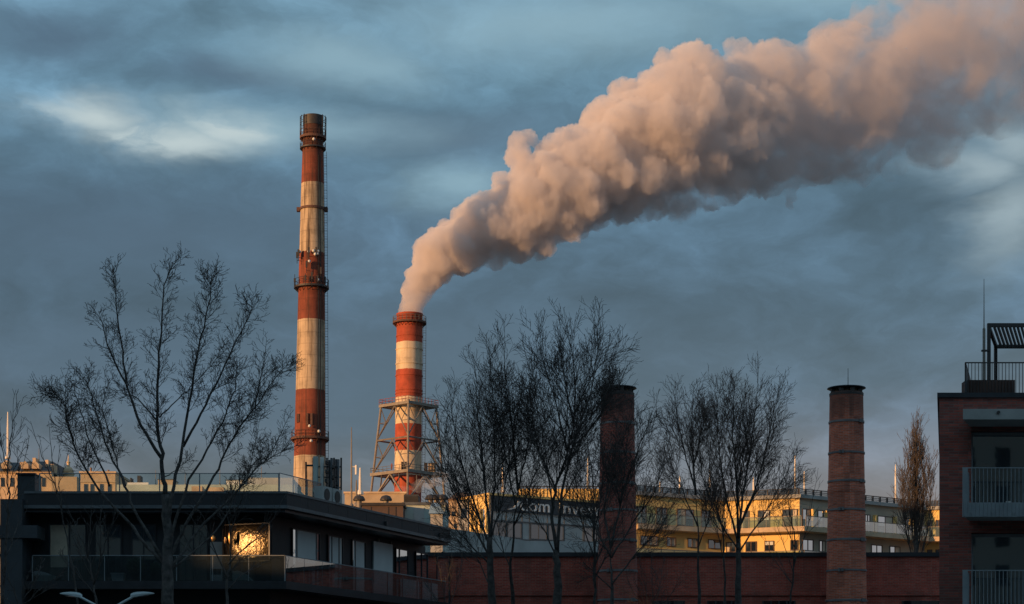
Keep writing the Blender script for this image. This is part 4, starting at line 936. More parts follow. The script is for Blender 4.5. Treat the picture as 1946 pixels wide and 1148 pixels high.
for (yr0, ys0, ys1) in ((888, 955, 982), (1083, 1150, 1177)):
    xa, xb = PX(1829.5, YQ), PX(2090, YQ); za, zb_, zt_ = rz_(ys1, YQ), rz_(ys0, YQ), rz_(yr0, YQ)
    q = MB(); q.loft([[(xa + .03, YQ + .05, z), (xb, YQ + .05, z), (xb + .5, YR - .003, z), (xa + .53, YR - .003, z)] for z in (za + .02, zb_ - .05)]); bal = q.build('balcony', M['conc'], fl2)
    q = MB(); q.box((xa, YQ, za), (xb, YQ + .045, zb_)); i = 0
    while xa + .05 + i * .116 < xb: q.box((xa + .05 + i * .116 - .012, YQ - .02, za), (xa + .05 + i * .116 + .012, YQ - .001, zb_)); i += 1
    for j in range(6): q.tube([(xa + .25 + j * .62, YQ - .02, za + .12), (xa + .25 + j * .62, YQ - .04, za + .12)], .03, 8)
    q.build('fascia', M['greymetal'], bal)
    q = MB(); q.box((xa, YQ, zt_ - .03), (xb, YQ + .05, zt_)); q.box((xa, YQ, zb_), (xa + .15, YQ + .03, zt_ - .03)); i = 1
    while xa + .15 + i * .116 < xb: q.box((xa + .15 + i * .116 - .008, YQ, zb_), (xa + .15 + i * .116 + .008, YQ + .04, zt_ - .03)); i += 1
    for j in range(8): yy = YQ + .15 + j * .17; xx = xa + .01 + (yy - YQ) * .36; q.box((xx, yy - .02, zb_), (xx + .02, yy + .02, zt_ - .03))
    q.hexa([(xa, YQ + .05, zt_ - .03), (xa + .04, YQ + .05, zt_ - .03), (xa + .53, YR - .01, zt_ - .03), (xa + .49, YR - .01, zt_ - .03)], [(xa, YQ + .05, zt_), (xa + .04, YQ + .05, zt_), (xa + .53, YR - .01, zt_), (xa + .49, YR - .01, zt_)])
    q.build('railing', M['greymetal'], bal)
b = P(1917, 953, 56.2); q = MB(); b.z = rz_(955, YQ) - .048
q.lathe(b, [(.07, b.z), (.085, b.z + .14), (.09, b.z + .15), (.07, b.z + .15)], 14); tag(q.build('flower_pot', M['white'], None), 'small white flower pot standing on the upper grey balcony', 'pot')
# roof terrace
Yt = 58.6; zt0 = rz_(747)
q = MB(); xa, xb = PX(1834, Yt), PX(2100, Yt); zt_ = PZ(688, Yt)
q.box((xa, Yt, zt_ - .035), (xb, Yt + .04, zt_)); i = 0
while xa + i * .105 < xb: q.box((xa + i * .105 - .007, Yt, zt0), (xa + i * .105 + .007, Yt + .03, zt_ - .035)); i += 1
for j in range(9): yy = Yt + .3 + j * .32; xx = xa + (yy - Yt) * .30; q.box((xx - .008, yy, zt0), (xx + .008, yy + .03, zt_ - .03))
q.hexa([(xa, Yt + .04, zt_ - .035), (xa + .04, Yt + .04, zt_ - .035), (xa + .9, Yt + 3, zt_ - .035), (xa + .86, Yt + 3, zt_ - .035)], [(xa, Yt + .04, zt_), (xa + .04, Yt + .04, zt_), (xa + .9, Yt + 3, zt_), (xa + .86, Yt + 3, zt_)])
q.build('terrace_railing', M['darksteel'], fl2)
q = MB(); q.hexa([(xa + .03, Yt + .1, zt0), (xa + .05, Yt + .1, zt0), (xa + .85, Yt + 2.8, zt0), (xa + .83, Yt + 2.8, zt0)], [(xa + .03, Yt + .1, zt_ - .05), (xa + .05, Yt + .1, zt_ - .05), (xa + .85, Yt + 2.8, zt_ - .05), (xa + .83, Yt + 2.8, zt_ - .05)]); q.build('wind_screen', M['slate'], fl2)
Yp = 59.6; xa, xb = PX(1836, Yp), PX(1929, Yp); zt_ = PZ(722, Yp)
pl = thing('wooden_planter', ((xa + xb) / 2, Yp, zt0), 'long dark brown slatted planter on the roof of the brick flats', 'planter')
q = MB(); q.box((xa, Yp, zt0), (xb, Yp + .6, zt_)); q.build('box', M['wood'], pl)
q = MB(); i = 0
while xa + .02 + i * .1 < xb - .06: q.box((xa + .02 + i * .1, Yp - .02, zt0 + .02), (xa + .09 + i * .1, Yp - .001, zt_ - .01)); i += 1
q.build('slats', M['wood'], pl)
pe = thing('pergola', (PX(1877, 60.5), 60.5, zt0), 'dark steel pergola with a slatted roof above the brick flats', 'pergola')
y0, y1 = 60.5, 64.0; xa, xb = PX(1877, y0), PX(2100, y0); zp = PZ(614, y0)
dxp = PX(1890, y1) - xa
q = MB()
for yy, ox in ((y0, 0), (y1, dxp)): q.box((xa + ox, yy, zp - .12), (xb + ox, yy + .1, zp))
q.hexa([(xa, y0 + .1, zp - .12), (xa + .1, y0 + .1, zp - .12), (xa + dxp + .1, y1, zp - .12), (xa + dxp, y1, zp - .12)], [(xa, y0 + .1, zp), (xa + .1, y0 + .1, zp), (xa + dxp + .1, y1, zp), (xa + dxp, y1, zp)]); q.build('frame', M['darksteel'], pe)
for x_, yy in ((xa, y0), (xa + dxp, y1), (xb - .1, y0)):
    q = MB(); q.box((x_, yy, zt0), (x_ + .1, yy + .1, zp - .121)); q.build('post', M['darksteel'], pe)
q = MB(); i = 0
while xa + .2 + i * .125 < xb:
    x_ = xa + .2 + i * .125; q.hexa([(x_, y0 + .1, zp - .14), (x_ + .02, y0 + .1, zp - .14), (x_ + dxp + .02, y1, zp - .14), (x_ + dxp, y1, zp - .14)], [(x_ + .035, y0 + .1, zp - .02), (x_ + .055, y0 + .1, zp - .02), (x_ + dxp + .055, y1, zp - .02), (x_ + dxp + .035, y1, zp - .02)]); i += 1
q.build('slats', M['darksteel'], pe)
o = thing('lightning_rod', (PX(1869, 60), 60, zt0), 'very thin tall lightning rod beside the pergola post', 'rod')
q = MB(); x_ = PX(1870, 60); q.tube([(x_, 60, zt0), (x_, 60, PZ(625, 60)), (x_, 60, PZ(622, 60)), (x_, 60, PZ(530, 60))], [.045, .045, .018, .008], 6); q.build('mast', M['steel'], o)
q = MB(); q.box((x_ - .08, 59.95, PZ(668, 60)), (x_ + .16, 60.05, PZ(665, 60))); q.build('clamp', M['darksteel'], o)

# ------------------------------------------------------------------ street lamp with two heads
YL = 50.0; xl = PX(203, YL)
lp = thing('street_lamp', (xl, YL, 0), 'pale grey street lamp with two curved arms and heads', 'street lamp')
zj = PZ(1163, YL)
q = MB(); q.tube([(xl, YL, 0), (xl, YL, 1.2), (xl, YL, 1.25), (xl, YL, zj + .06)], [.10, .10, .075, .05], 12); q.build('pole', M['lampgrey'], lp)
for (hx, hy, s_, L) in ((150, 1132.5, -1, 30), (258, 1130.5, 1, 42)):
    e = P(hx, hy, YL); e.y = YL - .25 if s_ < 0 else YL + .05
    a = Vector((xl, YL, zj)); q = MB(); q.tube([a, a.lerp(e, .5) + Vector((0, 0, .01)), e], [.038, .034, .032], 10); arm = q.build('arm', M['lampgrey'], lp)
    d = Vector((s_, (-1.0 if s_ < 0 else -.25), .06)).normalized(); up = Vector((0, 0, 1)); sd = d.cross(up).normalized()
    ln = .52 if s_ > 0 else .5; q = MB(); rings = []
    for t, w_, h0, h1 in ((-.28, .045, -.04, .035), (-.12, .07, -.055, .065), (.1, .085, -.05, .075), (.45, .088, -.035, .07), (.75, .07, -.02, .045), (.95, .04, -.008, .018), (1, .018, -.003, .006)):
        c = e + d * (t * ln); rings.append([c + sd * x + up * z for x, z in ((-w_, h0), (w_, h0), (w_ * 1.05, (h0 + h1) / 2), (w_ * .7, h1), (-w_ * .7, h1), (-w_ * 1.05, (h0 + h1) / 2))])
    q.loft(rings); hd = q.build('lamp_head', M['lampgrey'], lp)
    q = MB(); q.loft([[e + d * (t * ln) + sd * x + up * (-.058 if z else -.045) for x, t in ((-.06, .12), (.06, .12), (.06, .6), (-.06, .6))] for z in (1, 0)]); q.build('lens', M['pane'], hd)
# ------------------------------------------------------------------ bare winter trees
def grow(store, rng, p, d, L, r, lvl, spec):
    """one branch: a bent, tapering run of points; side shoots are stored too"""
    n_ = max(3, int(L / spec['seg'][min(lvl, 3)])); pts = [p.copy()]; rads = [r]; d = d.normalized()
    jit, up = spec['jit'][min(lvl, 3)], spec['up'][min(lvl, 3)]
    for i in range(n_):
        d = (d + Vector((rng.gauss(0, jit), rng.gauss(0, jit), rng.gauss(0, jit) + up))).normalized()
        p = p + d * (L / n_); pts.append(p.copy()); rads.append(max(spec['rmin'], r * (1 - .72 * (i + 1) / n_)))
    store.append((lvl, pts, rads))
    if lvl < spec['max']: shoots(store, rng, pts, rads, lvl + 1, spec, L)
def shoots(store, rng, pts, rads, lvl, spec, L, f0=None, lenscale=None, dens=None):
    f0 = spec['f0'][lvl] if f0 is None else f0
    total = sum((b - a).length for a, b in zip(pts, pts[1:])); k = max(1, int(total * (dens or spec['dens'][lvl]) * rng.uniform(.8, 1.2)))
    for i in range(k):
        f = f0 + (1 - f0) * (i + rng.random()) / k; t = f * (len(pts) - 1); j = min(int(t), len(pts) - 2); q = pts[j].lerp(pts[j + 1], t - j)
        ax = (pts[j + 1] - pts[j]).normalized(); u = ax.orthogonal().normalized(); u = Matrix.Rotation(rng.uniform(0, 6.283), 3, ax) @ u
        a = math.radians(rng.gauss(spec['ang'][lvl], 9)); d = ax * math.cos(a) + u * math.sin(a)
        ln = (lenscale or spec['len'][lvl]) * rng.uniform(.45, 1.15) * (1 - spec['tap'] * (f - f0))
        if lvl >= 2: ln = min(ln, L * .7)
        r0 = min(rads[j] * .7, max(spec['rmin'], ln * spec['rl']))
        grow(store, rng, q, d, ln, r0, lvl, spec)
def tree(name, label, cat, Y, limbs, spec, seed, bark, twig, group=None, base=None, ydepth=1.6, squash=1.0):
    """limbs: list of (points in the photo, radius in metres, first part bare 0..1, shoot length)"""
    rng = random.Random(seed); store = []
    b = base or limbs[0][0][0]; root = Vector((PX(b[0], Y), Y, 0)); r = thing(name, root, label, cat, group)
    ends = {}
    for (pp, rad, f0, ln) in limbs:
        key = (pp[0][0], pp[0][1] if pp[0][1] > 950 else 950 - (950 - pp[0][1]) * squash); y0 = ends.get(key, 0.0); dy = rng.uniform(-1, 1) * ydepth; pts = []
        pp = [(x, y if y > 950 else 950 - (950 - y) * squash) for x, y in pp]; n_ = len(pp)
        for i, (x, y) in enumerate(pp):
            yy = Y + y0 + (dy if rad < .14 else dy * .15) * (i / max(1, n_ - 1)); ends.setdefault((x, y), yy - Y); pts.append(P(x, y, yy))
        # finer bends between the drawn points
        fine_, fr = [], []
        for i, (a, c) in enumerate(zip(pts, pts[1:])):
            m0 = (pts[i + 1] - pts[i - 1]) * .5 if i else (c - a); m1 = (pts[i + 2] - pts[i]) * .5 if i + 2 < len(pts) else (c - a)
            for t in (0, .25, .5, .75):
                h = a * (2 * t ** 3 - 3 * t * t + 1) + m0 * (t ** 3 - 2 * t * t + t) + c * (-2 * t ** 3 + 3 * t * t) + m1 * (t ** 3 - t * t)
                if i + t > 0: h += Vector((rng.gauss(0, .022), rng.gauss(0, .022), 0))
                fine_.append(h)
        fine_.append(pts[-1]); k = len(fine_)
        end = max(spec['rmin'] * 1.3, rad * (.62 if rad > .14 else .12))
        fr = [rad + (end - rad) * (i / (k - 1)) ** .8 for i in range(k)]
        if rad < .14: fr = [x * .74 for x in fr]
        store.append((0, fine_, fr))
        if ln: shoots(store, rng, fine_, fr, 1, spec, 9, f0, ln)
        tot = sum((b_ - a_).length for a_, b_ in zip(fine_, fine_[1:]))
        for _ in range(spec.get('sub', 0) if ln and tot > 1.5 else 0):       # lesser limbs that rise beside the drawn one
            f = rng.uniform(.08, .62); j = int(f * (k - 1)); ax = (fine_[j + 1] - fine_[j]).normalized()
            u = Vector((rng.gauss(0, 1), rng.gauss(0, 1), rng.gauss(0, .4))); u = (u - ax * u.dot(ax)).normalized(); a = math.radians(rng.uniform(16, 30))
            L2 = tot * (1 - f) * rng.uniform(.55, .85); n2 = max(4, int(L2 / .3)); d = ax * math.cos(a) + u * math.sin(a); q_ = fine_[j].copy(); p2, r2 = [q_.copy()], [fr[j] * .6]
            for i in range(n2):
                d = (d + Vector((rng.gauss(0, .04), rng.gauss(0, .04), .035))).normalized(); q_ = q_ + d * (L2 / n2); p2.append(q_.copy()); r2.append(max(spec['rmin'] * 1.2, fr[j] * .6 * (1 - .85 * ((i + 1) / n2) ** .8)))
            store.append((0, p2, r2)); shoots(store, rng, p2, r2, 1, spec, 9, .12, ln * .8)
    mb, mt = MB(), MB()
    for lvl, pts, rads in store:
        if lvl == 0: mb.tube(pts, rads, 8)
        elif lvl == 1: mb.tube(pts, rads, 5)
        else: mt.tube(pts, rads, 3)
    if pts and limbs[0][0][0][1] < 2000:
        p0 = limbs[0][0][0]; g = P(p0[0], p0[1], Y); mb.tube([(g.x, Y, 0), (g.x, Y, .3), (g.x, g.y, g.z + .02)], [limbs[0][1] * 1.5, limbs[0][1] * 1.18, limbs[0][1]], 10)
    mb.build('trunk', bark, r, True); mt.build('crown', twig, r)
    return r

POPLAR = dict(seg=(.3, .16, .09, .07), jit=(.05, .12, .16, .18), up=(.03, .08, .11, .12), max=3, sub=0, f0=(0, .1, .15, .2), dens=(0, 9.4, 8.8, 9.0), ang=(0, 46, 46, 50), len=(0, 1.5, .58, .24), tap=.64, rmin=.0056, rl=.013)
ASH = dict(seg=(.3, .25, .13, .1), jit=(.035, .05, .07, .10), up=(.03, .05, .06, .05), max=3, sub=3, f0=(0, .15, .15, .25), dens=(0, 5.0, 5.4, 5.0), ang=(0, 30, 33, 38), len=(0, 1.75, .95, .46), tap=.66, rmin=.0060, rl=.009)
SAPL = dict(ASH, sub=1, dens=(0, 3.2, 3.4, 3.0), len=(0, 1.3, .6, .3))
COL = dict(seg=(.4, .4, .25, .2), jit=(.03, .05, .07, .08), up=(.03, .16, .12, .1), max=3, f0=(0, .02, .1, .2), dens=(0, 6.5, 3.2, 2.6), ang=(0, 20, 20, 22), len=(0, 3.0, 1.4, .7), tap=.5, rmin=.010, rl=.008)

T1 = [
 ([(321, 1160), (319, 1085), (317, 1020), (314, 940)], .215, 0, 0),
 ([(314, 940), (311, 900), (304, 845), (298, 791), (299, 704), (305, 621), (313, 530), (329, 484)], .115, .28, .95),
 ([(307, 868), (268, 804), (242, 726), (229, 634), (218, 547), (215, 492)], .085, .3, .85),
 ([(242, 726), (209, 660), (194, 604), (178, 580)], .05, .15, .8),
 ([(298, 795), (262, 752), (238, 742), (222, 722)], .04, .2, .6),
 ([(303, 789), (334, 757), (364, 728), (411, 673), (432, 655)], .032, .3, .6),
 ([(318, 1000), (326, 945), (346, 848), (364, 730), (381, 634), (398, 556), (402, 510)], .10, .42, .9),
 ([(348, 846), (381, 782), (420, 704), (451, 634), (477, 582), (470, 560)], .065, .2, .9),
 ([(319, 1040), (351, 933), (394, 852), (429, 782), (446, 735), (452, 690)], .075, .4, .85),
 ([(320, 1062), (352, 1000), (390, 935), (420, 874), (455, 808), (485, 769), (516, 721), (548, 684)], .085, .42, .9),
 ([(485, 769), (497, 705), (507, 632)], .04, .1, .75),
 ([(322, 1086), (374, 1012), (442, 943), (485, 891), (512, 869), (566, 842)], .075, .35, .8),
 ([(505, 872), (528, 830), (552, 780)], .03, .1, .6),
 ([(320, 1082), (250, 1002), (194, 937), (156, 878), (128, 802), (120, 755), (92, 740)], .085, .42, .85),
 ([(140, 835), (126, 780), (124, 705)], .035, .1, .7),
 ([(320, 1078), (264, 986), (239, 923), (208, 858), (188, 795), (170, 735), (158, 708)], .08, .42, .85),
 ([(208, 923), (173, 840), (152, 771), (138, 712)], .05, .15, .8),
 ([(239, 923), (215, 850), (196, 770), (206, 715)], .04, .2, .7),
 ([(326, 1083), (409, 1012), (452, 930), (476, 880), (492, 800)], .05, .3, .7),
 ([(312, 905), (340, 888), (362, 862)], .025, .3, .5),
]
T1[8:8] = []
tree('poplar_tree', 'largest bare poplar with many spreading limbs before the black house', 'tree', 60, T1, POPLAR, 11, M['barkpale'], M['twig'], ydepth=1.8, squash=.97)

def sapling(label, Y, limbs, seed, spec=SAPL, bark=M['bark'], twig=M['twig'], name='bare_tree', group=None): return tree(name, label, 'tree', Y, limbs, spec, seed, bark, twig, group, ydepth=1.0)
sapling('thin bare sapling at the far left edge before the golden wall', 56, [
 ([(5, 1160), (12, 1040), (14, 960), (15, 880), (22, 820), (33, 775)], .06, .3, 1.0), ([(14, 940), (30, 880), (52, 845)], .025, .1, .7), ([(15, 900), (4, 850), (-6, 800)], .025, .1, .7), ([(10, 1060), (30, 1010), (52, 960)], .025, .2, .7), ([(8, 1100), (-8, 1020), (-14, 940)], .03, .2, .8)], 21)
sapling('slender bare sapling with few twigs behind the roof vent shaft', 62, [
 ([(150, 1160), (132, 1050), (108, 940), (82, 868), (58, 800)], .05, .45, .7), ([(108, 940), (98, 870), (92, 800)], .025, .3, .5), ([(120, 990), (112, 900), (112, 840)], .02, .3, .45)], 22, dict(SAPL, dens=(0, 1.1, 1.2, 1.2)))
sapling('small forked bare tree above the street lamp', 58, [
 ([(182, 1165), (178, 1110), (166, 1060), (150, 1010), (128, 965)], .06, .3, .8), ([(178, 1110), (192, 1060), (208, 1010), (232, 965)], .05, .2, .8), ([(166, 1060), (172, 1000), (176, 955)], .03, .2, .7), ([(192, 1060), (190, 1000), (198, 950)], .03, .2, .7), ([(180, 1130), (140, 1085), (110, 1050)], .03, .2, .6)], 23)
sapling('young bare tree between the big poplar and the sun lit window', 57, [
 ([(432, 1165), (431, 1110), (436, 1070), (438, 1020), (430, 960)], .075, .35, .9), ([(436, 1072), (468, 1040), (505, 1005), (546, 935)], .035, .25, .8), ([(432, 1100), (405, 1040), (385, 985), (370, 950)], .035, .25, .8), ([(434, 1120), (470, 1085), (520, 1060)], .03, .25, .7), ([(438, 1020), (452, 970), (470, 930)], .025, .2, .6)], 24)
sapling('twiggy bush at the bottom left corner', 54, [
 ([(40, 1165), (45, 1120), (60, 1080)], .03, .1, .6), ([(40, 1165), (20, 1110), (12, 1075)], .03, .1, .6), ([(42, 1150), (85, 1115), (120, 1085)], .03, .1, .6), ([(44, 1140), (70, 1100), (80, 1060)], .025, .1, .6), ([(40, 1155), (0, 1130), (-20, 1100)], .025, .1, .5)], 25, dict(SAPL, dens=(0, 5, 4, 3)), name='bare_bush')

# the group before the left brick chimney
G2 = 'bare trees before the sooty chimney'
tree('bare_tree', 'bushy bare tree whose limbs fan out over the end of the sign building', 'tree', 71, [
 ([(936, 1165), (932, 1090), (931, 1020)], .17, 0, 0),
 ([(931, 1020), (925, 950), (915, 860), (908, 780), (903, 672)], .085, .15, 2.0),
 ([(932, 1040), (905, 970), (880, 880), (862, 790), (853, 716)], .075, .15, 1.8),
 ([(932, 1060), (890, 990), (858, 930), (842, 860), (836, 800)], .06, .2, 1.6),
 ([(931, 1022), (938, 940), (940, 850), (935, 760), (938, 690)], .07, .15, 1.8),
 ([(932, 1075), (880, 1020), (850, 985), (835, 950)], .05, .2, 1.3),
 ([(931, 1030), (952, 960), (966, 880), (972, 800)], .06, .2, 1.7),
 ([(934, 1120), (905, 1060), (870, 1030), (838, 1005)], .04, .2, 1.2)], ASH, 31, M['bark'], M['twig'], G2, squash=.91)
tree('bare_tree', 'tall narrow bare tree topping out between the short chimney and the sooty chimney', 'tree', 73, [
 ([(976, 1165), (972, 1090), (976, 1000), (984, 930)], .13, 0, 0),
 ([(984, 930), (978, 860), (972, 780), (962, 700), (959, 606)], .075, .1, 1.9),
 ([(980, 960), (965, 880), (945, 780), (933, 700), (932, 625)], .05, .2, 1.6),
 ([(984, 930), (1000, 850), (1008, 770), (1005, 700)], .055, .1, 1.7),
 ([(976, 1000), (1005, 930), (1028, 850), (1035, 760)], .05, .15, 1.6),
 ([(972, 1085), (950, 1020), (940, 960)], .04, .2, 1.2)], ASH, 32, M['bark'], M['twig'], G2, squash=.91)
tree('bare_tree', 'thickest and tallest bare tree of the middle, crown rising left of the sooty chimney', 'tree', 70, [
 ([(1060, 1165), (1059, 1100), (1058, 1045)], .19, 0, 0),
 ([(1058, 1045), (1050, 980), (1056, 920), (1075, 862), (1090, 780), (1092, 700), (1085, 600)], .105, .28, 2.3),
 ([(1059, 1050), (1066, 960), (1074, 900), (1085, 850), (1110, 770), (1130, 690), (1136, 596)], .095, .28, 2.2),
 ([(1078, 850), (1062, 770), (1040, 690), (1018, 600)], .055, .1, 2.1),
 ([(1090, 790), (1072, 700), (1060, 620)], .045, .1, 1.9),
 ([(1092, 770), (1120, 700), (1150, 660), (1182, 640)], .045, .1, 1.9),
 ([(1085, 845), (1130, 790), (1160, 730), (1166, 670)], .05, .15, 1.9),
 ([(1056, 930), (1030, 860), (1012, 780), (1004, 690)], .05, .2, 1.8),
 ([(1058, 1060), (1030, 1000), (1005, 960), (990, 900)], .045, .2, 1.4),
 ([(1068, 950), (1100, 890), (1120, 850)], .035, .2, 1.2)], ASH, 33, M['bark'], M['twig'], G2, squash=.91)
tree('bare_tree', 'slim dark bare tree just left of the sooty chimney shaft', 'tree', 74, [
 ([(1131, 1165), (1130, 1080), (1129, 1000), (1128, 920), (1118, 840), (1112, 770)], .085, .3, 1.4),
 ([(1130, 1060), (1105, 990), (1095, 920), (1098, 850)], .04, .2, 1.2), ([(1129, 1010), (1142, 940), (1146, 870), (1140, 800)], .04, .2, 1.2), ([(1130, 1100), (1160, 1040), (1180, 990)], .035, .2, 1.0)], ASH, 34, M['bark'], M['twig'], G2, squash=.91)
tree('bare_tree', 'wide low bare tree spreading in front of the sooty chimney', 'tree', 68, [
 ([(1163, 1165), (1162, 1100), (1161, 1040)], .12, 0, 0),
 ([(1161, 1040), (1178, 960), (1200, 880), (1222, 820), (1248, 772)], .06, .15, 1.7),
 ([(1161, 1042), (1150, 960), (1158, 870), (1172, 800)], .055, .15, 1.5),
 ([(1162, 1060), (1130, 1000), (1108, 950), (1100, 890)], .05, .2, 1.4),
 ([(1162, 1060), (1205, 990), (1245, 930), (1268, 850)], .055, .15, 1.6),
 ([(1163, 1110), (1210, 1050), (1250, 1010), (1285, 950)], .045, .2, 1.4),
 ([(1163, 1120), (1120, 1080), (1095, 1050)], .035, .2, 1.0),
 ([(1178, 960), (1188, 880), (1196, 800), (1206, 760)], .04, .1, 1.4)], ASH, 35, M['bark'], M['twig'], G2, squash=.91)
# the group before the yellow apartments
G3 = 'bare trees before the yellow apartments'
tree('bare_tree', 'narrow reddish bare tree with one straight stem at the left of the yellow apartments', 'tree', 78, [
 ([(1329, 1165), (1328, 1090), (1327, 1020), (1322, 940)], .115, 0, 0),
 ([(1322, 940), (1316, 860), (1314, 790), (1320, 710)], .07, .1, 1.8),
 ([(1322, 930), (1300, 850), (1286, 780), (1280, 725)], .05, .1, 1.6),
 ([(1318, 880), (1335, 800), (1330, 740)], .04, .1, 1.4),
 ([(1326, 1000), (1296, 930), (1272, 860), (1264, 790)], .045, .2, 1.5),
 ([(1327, 1040), (1350, 970), (1368, 900)], .04, .2, 1.3)], ASH, 41, M['bark'], M['twigwarm'], G3, squash=.93)
tree('bare_tree', 'widest bare tree with a fan of upright limbs before the sunny face', 'tree', 77, [
 ([(1402, 1165), (1403, 1090), (1403, 1020)], .15, 0, 0),
 ([(1403, 1020), (1400, 930), (1395, 850), (1393, 770), (1396, 706)], .08, .15, 2.0),
 ([(1403, 1022), (1412, 940), (1424, 860), (1434, 780), (1440, 702)], .08, .15, 2.0),
 ([(1403, 1030), (1382, 950), (1368, 860), (1362, 780), (1370, 712)], .07, .15, 1.9),
 ([(1405, 1000), (1434, 930), (1455, 850), (1470, 770), (1482, 742)], .065, .15, 1.9),
 ([(1403, 1045), (1362, 980), (1335, 900), (1326, 830)], .05, .2, 1.6),
 ([(1404, 1050), (1450, 980), (1488, 910), (1512, 850)], .055, .2, 1.7),
 ([(1424, 860), (1412, 790), (1415, 730)], .04, .1, 1.5),
 ([(1380, 1165), (1376, 1080), (1372, 1010), (1355, 930), (1345, 850), (1342, 790)], .07, .35, 1.6)], ASH, 42, M['bark'], M['twigwarm'], G3, squash=.93)
tree('bare_tree', 'thin bare tree with side twigs near the corner of the yellow apartments', 'tree', 79, [
 ([(1500, 1165), (1508, 1090), (1510, 1030), (1504, 985), (1494, 930), (1500, 860)], .06, .35, 1.1),
 ([(1508, 1080), (1535, 1000), (1555, 885)], .03, .3, .9), ([(1510, 1040), (1486, 980), (1470, 930)], .028, .3, .9), ([(1506, 1110), (1470, 1060), (1450, 1010)], .028, .3, .9)], dict(ASH, dens=(0, 1.4, 1.8, 2.0)), 43, M['bark'], M['twigwarm'], G3, squash=.93)
sapling('dark twiggy bush against the brick hall beside the sooty chimney', 85, [
 ([(1235, 1170), (1225, 1110), (1215, 1060)], .03, .1, .9), ([(1240, 1170), (1255, 1110), (1262, 1060)], .03, .1, .9), ([(1238, 1165), (1240, 1100), (1238, 1050)], .03, .1, .9), ([(1236, 1165), (1200, 1120), (1190, 1080)], .03, .1, .8), ([(1240, 1165), (1275, 1130), (1300, 1080)], .03, .1, .8)], 44, dict(SAPL, dens=(0, 5, 4, 3)), name='bare_bush')
sapling('twiggy bush at the right end of the black house', 80, [
 ([(850, 1170), (840, 1110), (832, 1060)], .03, .1, .9), ([(852, 1170), (868, 1110), (880, 1060)], .03, .1, .9), ([(850, 1165), (856, 1100), (858, 1050)], .03, .1, .9), ([(850, 1165), (815, 1120), (795, 1090)], .03, .1, .8)], 45, dict(SAPL, dens=(0, 5, 4, 3)), name='bare_bush')
tree('columnar_poplar', 'brown upright columnar poplar beside the brick flats', 'tree', 128, [
 ([(1741, 1180), (1741, 1060), (1741, 980), (1740, 900), (1741, 818)], .16, .3, 2.6),
 ([(1741, 1090), (1722, 1010), (1716, 950), (1718, 900)], .08, .1, 2.2), ([(1741, 1090), (1762, 1010), (1768, 940), (1764, 890)], .08, .1, 2.2),
 ([(1741, 1070), (1732, 980), (1730, 900), (1734, 845)], .08, .1, 2.2), ([(1741, 1070), (1752, 980), (1755, 900), (1749, 845)], .08, .1, 2.2)], COL, 51, M['bark'], M['twiggrey'], ydepth=1.0, squash=.86)
# ------------------------------------------------------------------ smoke of the short chimney
PATH = [  # x, y of the axis and half width, in photo pixels, drift away from the viewer in metres
    (778.5, 606, 19, 0), (781, 585, 25, 0), (788, 560, 29, 0), (801, 534, 36, 0), (823, 504, 48, 0), (850, 478, 61, 0), (890, 457, 68, 1), (945, 432, 77, 2), (1000, 404, 90, 3),
    (1060, 362, 98, 5), (1130, 334, 98, 9), (1200, 290, 118, 13), (1270, 258, 146, 18), (1350, 238, 152, 24), (1440, 224, 147, 31), (1530, 208, 140, 38), (1620, 190, 150, 47),
    (1720, 150, 172, 57), (1820, 112, 182, 68), (1930, 62, 195, 80), (2060, 0, 215, 94)]
def on_path(t):
    i = min(int(t), len(PATH) - 2); f = t - i; a, b = PATH[i], PATH[i + 1]
    x, y, r, dy = (a[k] + (b[k] - a[k]) * f for k in range(4)); c = P(x, y, YS + dy)
    ax = (P(b[0], b[1], YS + b[3]) - P(a[0], a[1], YS + a[3])).normalized()
    return c, ax, r * (YS + dy) / F
